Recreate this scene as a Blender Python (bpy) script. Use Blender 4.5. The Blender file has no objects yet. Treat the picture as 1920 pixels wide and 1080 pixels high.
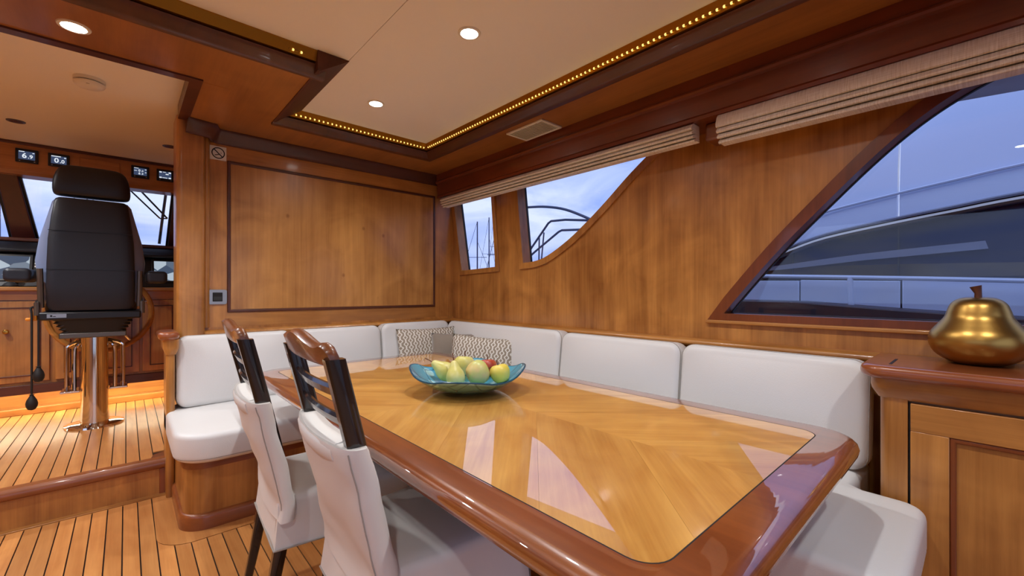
import bpy, bmesh, math, random
from mathutils import Vector, Matrix, noise
from mathutils.geometry import tessellate_polygon
random.seed(7)
SC = bpy.context.scene
COL = SC.collection
PI = math.pi

# ------------------------------------------------------------------ camera, sky, exposure
YAW = math.atan(724 / 800)
cam_d = bpy.data.cameras.new('camera')
cam_d.sensor_width = 36.0
cam_d.lens = 800 / 1920 * 36.0
cam_d.shift_y = 6 / 1920
cam_d.clip_start = 0.02
cam = bpy.data.objects.new('camera', cam_d)
cam.location = (0, 0, 1.15)
cam.rotation_euler = (PI / 2, 0, -YAW)
COL.objects.link(cam)
SC.camera = cam

SC.view_settings.view_transform = 'Standard'
SC.view_settings.look = 'None'
SC.view_settings.gamma = 1.0
SC.view_settings.use_curve_mapping = False
SC.view_settings.exposure = 0.0
SC.cycles.max_bounces = 7
SC.cycles.diffuse_bounces = 4
SC.cycles.glossy_bounces = 3
SC.cycles.transmission_bounces = 3
SC.cycles.transparent_max_bounces = 8
SC.cycles.caustics_reflective = False
SC.cycles.caustics_refractive = False

SKY_STRENGTH = 1.25
LAMP_W = 32.0
LAMP_COL = (0.96, 0.98, 1.0)

world = bpy.data.worlds.new('dusk_sky')
SC.world = world
world.use_nodes = True
wt = world.node_tree
wt.nodes.clear()
w_out = wt.nodes.new('ShaderNodeOutputWorld')
w_bg = wt.nodes.new('ShaderNodeBackground')
w_tc = wt.nodes.new('ShaderNodeTexCoord')
w_map = wt.nodes.new('ShaderNodeMapping')
w_map.inputs['Scale'].default_value = (1.0, 1.0, 2.6)
w_no = wt.nodes.new('ShaderNodeTexNoise')
w_no.inputs['Scale'].default_value = 3.2
w_no.inputs['Detail'].default_value = 7
w_no.inputs['Roughness'].default_value = 0.55
w_no.inputs['Distortion'].default_value = 0.6
w_rp = wt.nodes.new('ShaderNodeValToRGB')
w_rp.color_ramp.elements[0].position = 0.32
w_rp.color_ramp.elements[0].color = (0.27, 0.40, 0.95, 1)
w_rp.color_ramp.elements[1].position = 0.61
w_rp.color_ramp.elements[1].color = (0.76, 0.83, 1.0, 1)
w_bg.inputs['Strength'].default_value = SKY_STRENGTH
wt.links.new(w_tc.outputs['Generated'], w_map.inputs['Vector'])
wt.links.new(w_map.outputs['Vector'], w_no.inputs['Vector'])
wt.links.new(w_no.outputs['Fac'], w_rp.inputs['Fac'])
wt.links.new(w_rp.outputs['Color'], w_bg.inputs['Color'])
wt.links.new(w_bg.outputs['Background'], w_out.inputs['Surface'])

# ------------------------------------------------------------------ materials
def srgb(r, g, b):
    f = lambda c: (c / 255 / 12.92) if c / 255 <= 0.04045 else ((c / 255 + 0.055) / 1.055) ** 2.4
    return (f(r), f(g), f(b), 1)

def base_mat(name):
    m = bpy.data.materials.new(name)
    m.use_nodes = True
    nt = m.node_tree
    return m, nt, nt.nodes['Principled BSDF']

def N(nt, kind, **kw):
    n = nt.nodes.new(kind)
    for k, v in kw.items():
        if k in n.inputs.keys():
            n.inputs[k].default_value = v
        else:
            setattr(n, k, v)
    return n

def math_n(nt, op, a, b=None, c=None):
    n = nt.nodes.new('ShaderNodeMath')
    n.operation = op
    for i, v in enumerate((a, b, c)):
        if v is None:
            continue
        if isinstance(v, (int, float)):
            n.inputs[i].default_value = v
        else:
            nt.links.new(v, n.inputs[i])
    return n.outputs[0]

def plain(name, col, rough=0.45, metal=0.0, coat=0.0, coat_rough=0.06, bump=0.0, bscale=120.0, var=0.0, vscale=6.0, emit=None, estr=0.0, spec=None, sheen=0.0):
    m, nt, b = base_mat(name)
    b.inputs['Base Color'].default_value = col
    b.inputs['Roughness'].default_value = rough
    b.inputs['Metallic'].default_value = metal
    b.inputs['Coat Weight'].default_value = coat
    b.inputs['Coat Roughness'].default_value = coat_rough
    if spec is not None:
        b.inputs['Specular IOR Level'].default_value = spec
    if sheen:
        b.inputs['Sheen Weight'].default_value = sheen
    if emit:
        b.inputs['Emission Color'].default_value = emit
        b.inputs['Emission Strength'].default_value = estr
    tc = N(nt, 'ShaderNodeTexCoord')
    if var:
        no = N(nt, 'ShaderNodeTexNoise', Scale=vscale, Detail=5.0)
        nt.links.new(tc.outputs['Object'], no.inputs['Vector'])
        mx = N(nt, 'ShaderNodeMix', data_type='RGBA')
        mx.inputs['A'].default_value = tuple(c * (1 - var) for c in col[:3]) + (1,)
        mx.inputs['B'].default_value = tuple(min(1, c * (1 + var)) for c in col[:3]) + (1,)
        for i in mx.inputs:
            if i.name == 'A' and i.type == 'RGBA': i.default_value = tuple(c * (1 - var) for c in col[:3]) + (1,)
            if i.name == 'B' and i.type == 'RGBA': i.default_value = tuple(min(1, c * (1 + var)) for c in col[:3]) + (1,)
        nt.links.new(no.outputs['Fac'], mx.inputs['Factor'])
        out = [o for o in mx.outputs if o.type == 'RGBA'][0]
        nt.links.new(out, b.inputs['Base Color'])
    if bump:
        no = N(nt, 'ShaderNodeTexNoise', Scale=bscale, Detail=4.0)
        nt.links.new(tc.outputs['Object'], no.inputs['Vector'])
        bp = N(nt, 'ShaderNodeBump', Strength=bump, Distance=0.004)
        nt.links.new(no.outputs['Fac'], bp.inputs['Height'])
        nt.links.new(bp.outputs['Normal'], b.inputs['Normal'])
    return m

def wood(name, dark, light, axis='z', rough=0.32, coat=0.5, coat_rough=0.06, coat_ior=1.5, along=0.9, across=9.0, rnd=0.10, figure=0.25, knots=False, lo=0.30, hi=0.72):
    m, nt, b = base_mat(name)
    tc = N(nt, 'ShaderNodeTexCoord')
    oi = N(nt, 'ShaderNodeObjectInfo')
    off = N(nt, 'ShaderNodeCombineXYZ')
    r10 = math_n(nt, 'MULTIPLY', oi.outputs['Random'], 13.0)
    for k in range(3):
        nt.links.new(r10, off.inputs[k])
    add = N(nt, 'ShaderNodeVectorMath', operation='ADD')
    nt.links.new(tc.outputs['Object'], add.inputs[0])
    nt.links.new(off.outputs[0], add.inputs[1])
    sc = {'x': (along, across, across), 'y': (across, along, across), 'z': (across, across, along)}[axis]
    mp = N(nt, 'ShaderNodeMapping')
    mp.inputs['Scale'].default_value = sc
    nt.links.new(add.outputs[0], mp.inputs['Vector'])
    n1 = N(nt, 'ShaderNodeTexNoise', Scale=1.0, Detail=5.0, Roughness=0.55, Distortion=0.7)
    nt.links.new(mp.outputs[0], n1.inputs['Vector'])
    mp2 = N(nt, 'ShaderNodeMapping')
    mp2.inputs['Scale'].default_value = tuple(s * (9 if s == across else 2.2) for s in sc)
    nt.links.new(add.outputs[0], mp2.inputs['Vector'])
    n2 = N(nt, 'ShaderNodeTexNoise', Scale=1.0, Detail=3.0, Roughness=0.6)
    nt.links.new(mp2.outputs[0], n2.inputs['Vector'])
    n3 = N(nt, 'ShaderNodeTexNoise', Scale=3.2, Detail=3.0, Roughness=0.5, Distortion=1.2)
    nt.links.new(add.outputs[0], n3.inputs['Vector'])
    f = math_n(nt, 'MULTIPLY', n1.outputs['Fac'], 1.0 - figure - 0.18)
    f = math_n(nt, 'MULTIPLY_ADD', n2.outputs['Fac'], 0.18, f)
    f = math_n(nt, 'MULTIPLY_ADD', n3.outputs['Fac'], figure, f)
    if knots:
        mk = N(nt, 'ShaderNodeMapping')
        mk.inputs['Scale'].default_value = (6.5, 6.5, 5.0)
        nt.links.new(add.outputs[0], mk.inputs['Vector'])
        vo = N(nt, 'ShaderNodeTexVoronoi', Scale=1.0, Randomness=1.0)
        nt.links.new(mk.outputs[0], vo.inputs['Vector'])
        mr = N(nt, 'ShaderNodeMapRange')
        mr.inputs['From Min'].default_value = 0.03
        mr.inputs['From Max'].default_value = 0.10
        mr.inputs['To Min'].default_value = 0.16
        mr.inputs['To Max'].default_value = 0.0
        nt.links.new(vo.outputs['Distance'], mr.inputs['Value'])
        f = math_n(nt, 'SUBTRACT', f, mr.outputs[0])
    rp = N(nt, 'ShaderNodeValToRGB')
    rp.color_ramp.elements[0].position = lo
    rp.color_ramp.elements[0].color = dark
    rp.color_ramp.elements[1].position = hi
    rp.color_ramp.elements[1].color = light
    nt.links.new(f, rp.inputs['Fac'])
    hs = N(nt, 'ShaderNodeHueSaturation')
    v = math_n(nt, 'MULTIPLY_ADD', oi.outputs['Random'], 2 * rnd, 1 - rnd)
    nt.links.new(v, hs.inputs['Value'])
    nt.links.new(rp.outputs['Color'], hs.inputs['Color'])
    nt.links.new(hs.outputs['Color'], b.inputs['Base Color'])
    b.inputs['Roughness'].default_value = rough
    b.inputs['Coat Weight'].default_value = coat
    b.inputs['Coat Roughness'].default_value = coat_rough
    b.inputs['Coat IOR'].default_value = coat_ior
    bp = N(nt, 'ShaderNodeBump', Strength=0.05, Distance=0.002)
    nt.links.new(n2.outputs['Fac'], bp.inputs['Height'])
    nt.links.new(bp.outputs['Normal'], b.inputs['Normal'])
    return m

def glass(name, tint=(0.93, 0.95, 1.0, 1), ior=1.45):
    m, nt, b = base_mat(name)
    nt.nodes.remove(b)
    tr = N(nt, 'ShaderNodeBsdfTransparent', Color=tint)
    gl = N(nt, 'ShaderNodeBsdfGlossy', Roughness=0.0)
    # Schlick reflectance from the angle of incidence, the same for both faces of the sheet
    ge = N(nt, 'ShaderNodeNewGeometry')
    dp = N(nt, 'ShaderNodeVectorMath', operation='DOT_PRODUCT')
    nt.links.new(ge.outputs['Incoming'], dp.inputs[0]); nt.links.new(ge.outputs['Normal'], dp.inputs[1])
    fr = math_n(nt, 'MULTIPLY_ADD', math_n(nt, 'POWER', math_n(nt, 'SUBTRACT', 1.0, math_n(nt, 'ABSOLUTE', dp.outputs['Value'])), 5.0), 0.965, 0.035)
    mx = N(nt, 'ShaderNodeMixShader')
    nt.links.new(fr, mx.inputs[0])
    nt.links.new(tr.outputs[0], mx.inputs[1])
    nt.links.new(gl.outputs[0], mx.inputs[2])
    nt.links.new(mx.outputs[0], nt.nodes['Material Output'].inputs['Surface'])
    return m

C_D, C_L = srgb(130, 76, 28), srgb(212, 148, 75)
MAT = {}
MAT['wall_z'] = wood('cherry_vertical', C_D, C_L, 'z', rough=0.34, coat=0.35, coat_rough=0.12, figure=0.34, across=8, along=0.8, lo=0.34, hi=0.68)
MAT['panel'] = wood('cherry_knotty_panel', srgb(148, 92, 36), srgb(228, 166, 90), 'z', rough=0.3, coat=0.45, coat_rough=0.16, figure=0.34, across=8, along=0.7, knots=True)
MAT['wall_x'] = wood('cherry_across', C_D, C_L, 'x', rough=0.34, coat=0.35, coat_rough=0.12)
MAT['wall_y'] = wood('cherry_lengthwise', C_D, C_L, 'y', rough=0.34, coat=0.35, coat_rough=0.12)
MAT['dark_x'] = wood('dark_moulding_across', srgb(62, 28, 13), srgb(104, 50, 24), 'x', rough=0.38, coat=0.2)
MAT['dark_y'] = wood('dark_moulding_lengthwise', srgb(62, 28, 13), srgb(104, 50, 24), 'y', rough=0.38, coat=0.2)
MAT['dark_z'] = wood('dark_moulding_upright', srgb(96, 44, 20), srgb(146, 76, 36), 'z', rough=0.3, coat=0.5)
MAT['dark_matte'] = wood('dark_fascia', srgb(62, 28, 13), srgb(104, 50, 24), 'y', rough=0.6, coat=0.0)
MAT['mid_x'] = wood('mid_brown_trim', srgb(108, 54, 24), srgb(160, 90, 44), 'x', rough=0.32, coat=0.4)
MAT['mid_y'] = wood('mid_brown_worktop', srgb(124, 62, 30), srgb(176, 98, 52), 'y', rough=0.3, coat=0.7, coat_rough=0.05)
MAT['pelmet'] = wood('pelmet_red_brown', srgb(92, 38, 16), srgb(142, 68, 32), 'y', rough=0.32, coat=0.4, coat_rough=0.1)
MAT['soffit_y'] = wood('soffit_lengthwise', srgb(132, 80, 36), srgb(184, 122, 62), 'y', rough=0.35, coat=0.4, coat_rough=0.15)
MAT['border'] = wood('table_border_varnish', srgb(112, 54, 22), srgb(160, 86, 38), 'y', rough=0.3, coat=1.0, coat_rough=0.02, coat_ior=2.5, rnd=0.0)
MAT['veneer'] = wood('table_veneer', srgb(188, 122, 46), srgb(240, 182, 92), 'x', rough=0.35, coat=1.0, coat_rough=0.015, coat_ior=2.5, along=1.6, across=11, figure=0.3, rnd=0.10, lo=0.34, hi=0.66)
MAT['plank'] = wood('deck_plank', srgb(176, 108, 52), srgb(226, 160, 92), 'y', rough=0.36, coat=0.35, coat_rough=0.2, rnd=0.16, along=1.5, across=16)
MAT['caulk'] = plain('black_caulk', srgb(28, 20, 18), 0.5)
MAT['chair_rail'] = wood('chair_rosewood', srgb(62, 24, 8), srgb(156, 88, 36), 'y', rough=0.35, coat=0.35, coat_rough=0.1, across=26, along=3, figure=0.35)
MAT['ebony'] = plain('black_lacquer', srgb(24, 16, 14), 0.25, coat=0.6)
MAT['leather'] = plain('white_leather', srgb(224, 223, 221), 0.42, bump=0.12, bscale=260, var=0.02, vscale=5)
MAT['cover'] = plain('off_white_cover', srgb(224, 220, 214), 0.55, bump=0.15, bscale=14, var=0.02)
MAT['seam'] = plain('seam_thread', srgb(168, 162, 154), 0.7)
MAT['ceil'] = plain('ceiling_vinyl', srgb(247, 244, 240), 0.6, bump=0.03, bscale=90, var=0.015, vscale=2)
MAT['white'] = plain('white_plastic', srgb(232, 228, 222), 0.4)
MAT['gap'] = plain('dark_gap', srgb(14, 10, 8), 0.7)
MAT['black'] = plain('black_plastic', srgb(18, 18, 22), 0.4)
MAT['bleather'] = plain('black_leather', srgb(30, 34, 44), 0.42, bump=0.12, bscale=300)
MAT['bolster'] = plain('window_lit_vinyl', srgb(124, 138, 172), 0.35, bump=0.1, bscale=300)  # bolsters painted lighter and bluer to carry the light from the windows
MAT['rubber'] = plain('black_rubber', srgb(26, 25, 26), 0.6)
MAT['chrome'] = plain('chrome', srgb(226, 222, 214), 0.07, metal=1.0)
MAT['steel'] = plain('brushed_steel', srgb(170, 168, 166), 0.3, metal=1.0)
MAT['gold'] = plain('satin_gold', srgb(186, 146, 76), 0.34, metal=1.0, bump=0.03, bscale=60, var=0.08, vscale=9)
MAT['brass'] = plain('polished_brass', srgb(196, 150, 70), 0.25, metal=1.0)
MAT['goldtrim'] = plain('gilt_strip', srgb(170, 116, 30), 0.38, metal=0.85)
MAT['stemw'] = plain('brown_stem', srgb(96, 52, 26), 0.5, metal=0.3)
MAT['glass'] = glass('window_glass')
MAT['gasket'] = plain('black_gasket', srgb(16, 17, 22), 0.5)
MAT['taupe'] = plain('taupe_velvet', srgb(142, 130, 116), 0.75, bump=0.3, bscale=30, var=0.08, vscale=12, sheen=0.4)
MAT['vent_slat'] = plain('vent_beige', srgb(196, 190, 172), 0.6)
MAT['maroon'] = wood('maroon_pillar', srgb(58, 22, 20), srgb(84, 34, 28), 'z', coat=0.3)
MAT['orange'] = plain('orange_lever', srgb(238, 150, 40), 0.4)
MAT['dark_grey'] = plain('grey_metal', srgb(104, 98, 92), 0.35, metal=0.6)

def emis(name, col, s):
    m, nt, b = base_mat(name)
    b.inputs['Base Color'].default_value = (0.02, 0.02, 0.02, 1)
    b.inputs['Emission Color'].default_value = col
    b.inputs['Emission Strength'].default_value = s
    return m
MAT['lamp'] = emis('lamp_lens', (1, 0.97, 0.9, 1), 26)
MAT['bulb'] = emis('warm_bulb', (1.0, 0.66, 0.16, 1), 1.9)
MAT['kick_led'] = emis('kick_led', (1.0, 0.94, 0.66, 1), 42)
MAT['digits'] = emis('lit_digits', (0.85, 0.92, 1, 1), 0.9)
MAT['scr_blue'] = emis('lit_screen', srgb(58, 74, 104), 0.9)

def linen():
    m, nt, b = base_mat('blind_linen')
    tc = N(nt, 'ShaderNodeTexCoord')
    fs = []
    for s in ((3, 5, 420), (3, 260, 16)):
        mp = N(nt, 'ShaderNodeMapping'); mp.inputs['Scale'].default_value = s
        nt.links.new(tc.outputs['Object'], mp.inputs['Vector'])
        no = N(nt, 'ShaderNodeTexNoise', Scale=1.0, Detail=3.0)
        nt.links.new(mp.outputs[0], no.inputs['Vector'])
        fs.append(no.outputs['Fac'])
    f = math_n(nt, 'MULTIPLY', math_n(nt, 'ADD', fs[0], fs[1]), 0.5)
    rp = N(nt, 'ShaderNodeValToRGB')
    rp.color_ramp.elements[0].position = 0.33; rp.color_ramp.elements[0].color = srgb(214, 202, 188)
    rp.color_ramp.elements[1].position = 0.62; rp.color_ramp.elements[1].color = srgb(252, 247, 240)
    nt.links.new(f, rp.inputs['Fac'])
    nt.links.new(rp.outputs['Color'], b.inputs['Base Color'])
    b.inputs['Roughness'].default_value = 0.8
    bp = N(nt, 'ShaderNodeBump', Strength=0.2, Distance=0.002)
    nt.links.new(f, bp.inputs['Height']); nt.links.new(bp.outputs['Normal'], b.inputs['Normal'])
    return m
MAT['linen'] = linen()

def chain_pattern():
    # woven chain pattern: off-white ovals and links on taupe, in the cushion's own x-z plane
    m, nt, b = base_mat('chain_weave')
    tc = N(nt, 'ShaderNodeTexCoord')
    sx = N(nt, 'ShaderNodeSeparateXYZ')
    nt.links.new(tc.outputs['Object'], sx.inputs[0])
    a, per = 0.035, 0.052
    col = math_n(nt, 'FLOOR', math_n(nt, 'DIVIDE', sx.outputs[0], a))
    u = math_n(nt, 'SUBTRACT', math_n(nt, 'DIVIDE', sx.outputs[0], a), math_n(nt, 'ADD', col, 0.5))
    par = math_n(nt, 'MODULO', math_n(nt, 'ABSOLUTE', col), 2.0)
    ph = math_n(nt, 'MULTIPLY_ADD', par, PI, math_n(nt, 'MULTIPLY', sx.outputs[2], 2 * PI / per))
    cosv = math_n(nt, 'COSINE', ph)
    h = math_n(nt, 'MULTIPLY_ADD', math_n(nt, 'MAXIMUM', cosv, -0.2), 0.30, 0.08)
    dd = math_n(nt, 'ABSOLUTE', math_n(nt, 'SUBTRACT', math_n(nt, 'ABSOLUTE', u), h))
    w = math_n(nt, 'LESS_THAN', dd, 0.125)
    rp = N(nt, 'ShaderNodeValToRGB')
    rp.color_ramp.elements[0].color = srgb(154, 140, 122)
    rp.color_ramp.elements[1].color = srgb(228, 224, 214)
    nt.links.new(w, rp.inputs['Fac'])
    nt.links.new(rp.outputs['Color'], b.inputs['Base Color'])
    b.inputs['Roughness'].default_value = 0.8
    bp = N(nt, 'ShaderNodeBump', Strength=0.3, Distance=0.002)
    nt.links.new(w, bp.inputs['Height']); nt.links.new(bp.outputs['Normal'], b.inputs['Normal'])
    return m
MAT['chain'] = chain_pattern()

def bowl_glass(name, c0, c1, vein):
    m, nt, b = base_mat(name)
    tc = N(nt, 'ShaderNodeTexCoord')
    vo = N(nt, 'ShaderNodeTexVoronoi', Scale=13.0)
    nt.links.new(tc.outputs['Object'], vo.inputs['Vector'])
    ve = N(nt, 'ShaderNodeTexVoronoi', Scale=9.0, feature='DISTANCE_TO_EDGE')
    nt.links.new(tc.outputs['Object'], ve.inputs['Vector'])
    rp = N(nt, 'ShaderNodeValToRGB')
    rp.color_ramp.interpolation = 'EASE'
    rp.color_ramp.elements[0].position = 0.30; rp.color_ramp.elements[0].color = c1
    rp.color_ramp.elements[1].position = 0.42; rp.color_ramp.elements[1].color = c0
    nt.links.new(vo.outputs['Distance'], rp.inputs['Fac'])
    mx = N(nt, 'ShaderNodeMix', data_type='RGBA')
    mr = N(nt, 'ShaderNodeMapRange'); mr.inputs['From Min'].default_value = 0.012; mr.inputs['From Max'].default_value = 0.03
    nt.links.new(ve.outputs['Distance'], mr.inputs['Value'])
    nt.links.new(mr.outputs[0], mx.inputs['Factor'])
    A = [i for i in mx.inputs if i.type == 'RGBA']
    A[0].default_value = vein
    nt.links.new(rp.outputs['Color'], A[1])
    nt.links.new([o for o in mx.outputs if o.type == 'RGBA'][0], b.inputs['Base Color'])
    b.inputs['Roughness'].default_value = 0.18
    b.inputs['Coat Weight'].default_value = 0.6
    return m
MAT['bowl_in'] = bowl_glass('bowl_inside_glaze', srgb(86, 164, 188), srgb(178, 224, 226), srgb(44, 104, 134))
MAT['bowl_out'] = bowl_glass('bowl_outside_glaze', srgb(104, 150, 150), srgb(150, 196, 192), srgb(80, 118, 120))

def fruit(name, c0, c1, scale=9, spots=True):
    m, nt, b = base_mat(name)
    tc = N(nt, 'ShaderNodeTexCoord')
    no = N(nt, 'ShaderNodeTexNoise', Scale=scale, Detail=4.0)
    nt.links.new(tc.outputs['Object'], no.inputs['Vector'])
    rp = N(nt, 'ShaderNodeValToRGB')
    rp.color_ramp.elements[0].position = 0.42; rp.color_ramp.elements[0].color = c0
    rp.color_ramp.elements[1].position = 0.64; rp.color_ramp.elements[1].color = c1
    nt.links.new(no.outputs['Fac'], rp.inputs['Fac'])
    nt.links.new(rp.outputs['Color'], b.inputs['Base Color'])
    b.inputs['Roughness'].default_value = 0.4
    b.inputs['Subsurface Weight'].default_value = 0.08
    b.inputs['Subsurface Radius'].default_value = (0.02, 0.015, 0.005)
    return m

# ------------------------------------------------------------------ mesh helpers
class MB:
    def __init__(s): s.v = []; s.f = []
    def add(s, vs, fs):
        o = len(s.v); s.v += [tuple(p) for p in vs]; s.f += [tuple(i + o for i in f) for f in fs]; return s
    def box(s, x0, x1, y0, y1, z0, z1):
        return s.add([(x, y, z) for x in (x0, x1) for y in (y0, y1) for z in (z0, z1)],
                     [(0, 1, 3, 2), (4, 6, 7, 5), (0, 4, 5, 1), (2, 3, 7, 6), (0, 2, 6, 4), (1, 5, 7, 3)])
    def prism(s, poly, a, b, axis='z'):
        # poly in the plane normal to axis: z->(x,y), x->(y,z), y->(x,z)
        def P(p, h): return {'z': (p[0], p[1], h), 'x': (h, p[0], p[1]), 'y': (p[0], h, p[1])}[axis]
        n = len(poly)
        vs = [P(p, a) for p in poly] + [P(p, b) for p in poly]
        tri = tessellate_polygon([[Vector((p[0], p[1], 0)) for p in poly]])
        fs = [tuple(t) for t in tri] + [tuple(i + n for i in reversed(t)) for t in tri]
        fs += [(i, (i + 1) % n, n + (i + 1) % n, n + i) for i in range(n)]
        return s.add(vs, fs)
    def plate(s, outer, holes, a, b, axis='x'):
        def P(p, h): return {'z': (p[0], p[1], h), 'x': (h, p[0], p[1]), 'y': (p[0], h, p[1])}[axis]
        loops = [outer] + holes
        allp = [p for l in loops for p in l]; n = len(allp)
        tri = tessellate_polygon([[Vector((p[0], p[1], 0)) for p in l] for l in loops])
        vs = [P(p, a) for p in allp] + [P(p, b) for p in allp]
        fs = [tuple(t) for t in tri] + [tuple(i + n for i in reversed(t)) for t in tri]
        o = 0
        for l in loops:
            k = len(l)
            fs += [(o + i, o + (i + 1) % k, n + o + (i + 1) % k, n + o + i) for i in range(k)]
            o += k
        return s.add(vs, fs)
    def loft(s, rings, cap=True, closed_v=False):
        n = len(rings[0]); o = len(s.v); vs = [p for r in rings for p in r]; fs = []
        m = len(rings)
        for j in range(m if closed_v else m - 1):
            j2 = (j + 1) % m
            fs += [(j * n + i, j * n + (i + 1) % n, j2 * n + (i + 1) % n, j2 * n + i) for i in range(n)]
        if cap and not closed_v:
            for r0, rev in ((0, True), ((m - 1) * n, False)):
                c = [sum(vs[r0 + i][k] for i in range(n)) / n for k in range(3)]
                vs.append(tuple(c)); ci = len(vs) - 1
                for i in range(n):
                    t = (r0 + i, r0 + (i + 1) % n, ci)
                    fs.append(tuple(reversed(t)) if rev else t)
        return s.add(vs, fs)
    def tube(s, path, r, n=10, closed=False, cap=True):
        P = [Vector(p) for p in path]; m = len(P); rr = r if isinstance(r, (list, tuple)) else [r] * m
        rings = []; up = None
        for i in range(m):
            if closed: t = P[(i + 1) % m] - P[i - 1]
            else: t = P[min(i + 1, m - 1)] - P[max(i - 1, 0)]
            t.normalize()
            if up is None: up = t.orthogonal().normalized()
            up = (up - t * up.dot(t)).normalized(); q = t.cross(up)
            rings.append([tuple(P[i] + rr[i] * (math.cos(2 * PI * k / n) * up + math.sin(2 * PI * k / n) * q)) for k in range(n)])
        if closed:
            return s.loft(rings, closed_v=True)
        return s.loft(rings, cap)
    def lathe(s, prof, c=(0, 0, 0), n=32, wob=None):
        rings = []
        for (r, z) in prof:
            rings.append([(c[0] + r * math.cos(2 * PI * k / n), c[1] + r * math.sin(2 * PI * k / n), c[2] + z) for k in range(n)])
        return s.loft(rings)
    def sweep(s, path, prof, closed=False):
        # path: 2D floor-plan points; prof: (offset to the left of travel, z), closed profile
        P = [Vector((p[0], p[1])) for p in path]; m = len(P); rings = []
        for i in range(m):
            a = (P[i] - P[i - 1]).normalized() if (closed or i > 0) else None
            b = (P[(i + 1) % m] - P[i]).normalized() if (closed or i < m - 1) else None
            if a is None: a = b
            if b is None: b = a
            na, nb = Vector((-a.y, a.x)), Vector((-b.y, b.x))
            mt = (na + nb); mt = mt / max(1e-6, mt.dot(na)) if mt.length > 1e-6 else na
            rings.append([(P[i].x + mt.x * o, P[i].y + mt.y * o, z) for o, z in prof])
        if closed: return s.loft(rings, closed_v=True)
        n = len(prof); o = len(s.v)
        s.loft(rings, cap=False)
        tri = tessellate_polygon([[Vector((q[0], q[1], 0)) for q in prof]])
        s.f += [tuple(o + i for i in t) for t in tri] + [tuple(o + (m - 1) * n + i for i in reversed(t)) for t in tri]
        return s
    def pad(s, outline, prof, cap_top=0.0, cap_bot=0.0, rings=5, M=None):
        # prof: list of (inset, z) bottom to top around a convex outline; domed caps
        n = len(outline)
        cx = sum(p[0] for p in outline) / n; cy = sum(p[1] for p in outline) / n
        nor = []
        for i in range(n):
            a = Vector(outline[i]) - Vector(outline[i - 1]); b = Vector(outline[(i + 1) % n]) - Vector(outline[i])
            if a.length > 1e-9: a.normalize()
            if b.length > 1e-9: b.normalize()
            d = Vector((-(a.y + b.y), a.x + b.x))
            if d.length > 1e-9: d.normalize()
            d = d / max(0.5, d.dot(Vector((-a.y, a.x))))
            nor.append(d)
        R = [[(outline[i][0] + nor[i].x * ins, outline[i][1] + nor[i].y * ins, z) for i in range(n)] for ins, z in prof]
        def caps(r, dome, sgn):
            out = []
            xs_, ys_ = [p[0] for p in r], [p[1] for p in r]
            bx, by = (min(xs_) + max(xs_)) / 2, (min(ys_) + max(ys_)) / 2
            hx, hy = max(1e-6, (max(xs_) - min(xs_)) / 2), max(1e-6, (max(ys_) - min(ys_)) / 2)
            for k in range(1, rings):
                t = 1 - k / rings
                rg = []
                for p in r:
                    x_, y_ = cx + (p[0] - cx) * t, cy + (p[1] - cy) * t
                    u_, v_ = (x_ - bx) / hx, (y_ - by) / hy
                    rg.append((x_, y_, p[2] + sgn * dome * max(0, 1 - abs(u_) ** 3) * max(0, 1 - abs(v_) ** 2.5)))
                out.append(rg)
            return out
        R = list(reversed(caps(R[0], cap_bot, -1))) + R + caps(R[-1], cap_top, 1)
        o = len(s.v)
        s.loft(R)
        if M is not None:
            for i in range(o, len(s.v)): s.v[i] = tuple(M @ Vector(s.v[i]))
        return s
    def xf(s, M):
        s.v = [tuple(M @ Vector(p)) for p in s.v]; return s
    def build(s, name, mat, parent=None, smooth=False, bevel=0.0, seg=2, angle=35, sub=0):
        me = bpy.data.meshes.new(name)
        me.from_pydata(s.v, [], s.f)
        bm = bmesh.new(); bm.from_mesh(me)
        bmesh.ops.remove_doubles(bm, verts=bm.verts, dist=1e-5)
        bmesh.ops.recalc_face_normals(bm, faces=bm.faces)
        bm.to_mesh(me); bm.free()
        me.materials.append(MAT[mat] if isinstance(mat, str) else mat)
        o = bpy.data.objects.new(name, me)
        COL.objects.link(o)
        if smooth:
            me.shade_smooth()
            if angle:
                me.set_sharp_from_angle(angle=math.radians(angle))
        if bevel:
            b = o.modifiers.new('bevel', 'BEVEL'); b.width = bevel; b.segments = seg; b.limit_method = 'ANGLE'; b.angle_limit = math.radians(40)
            b.harden_normals = False
            if not smooth:
                me.shade_smooth(); me.set_sharp_from_angle(angle=math.radians(30))
        if sub:
            sm = o.modifiers.new('sub', 'SUBSURF'); sm.levels = sub; sm.render_levels = sub
        if parent is not None:
            o.parent = parent
            if parent.type == 'EMPTY' and not parent.get('_local'):
                o.matrix_parent_inverse = parent.matrix_basis.inverted()
        return o

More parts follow.
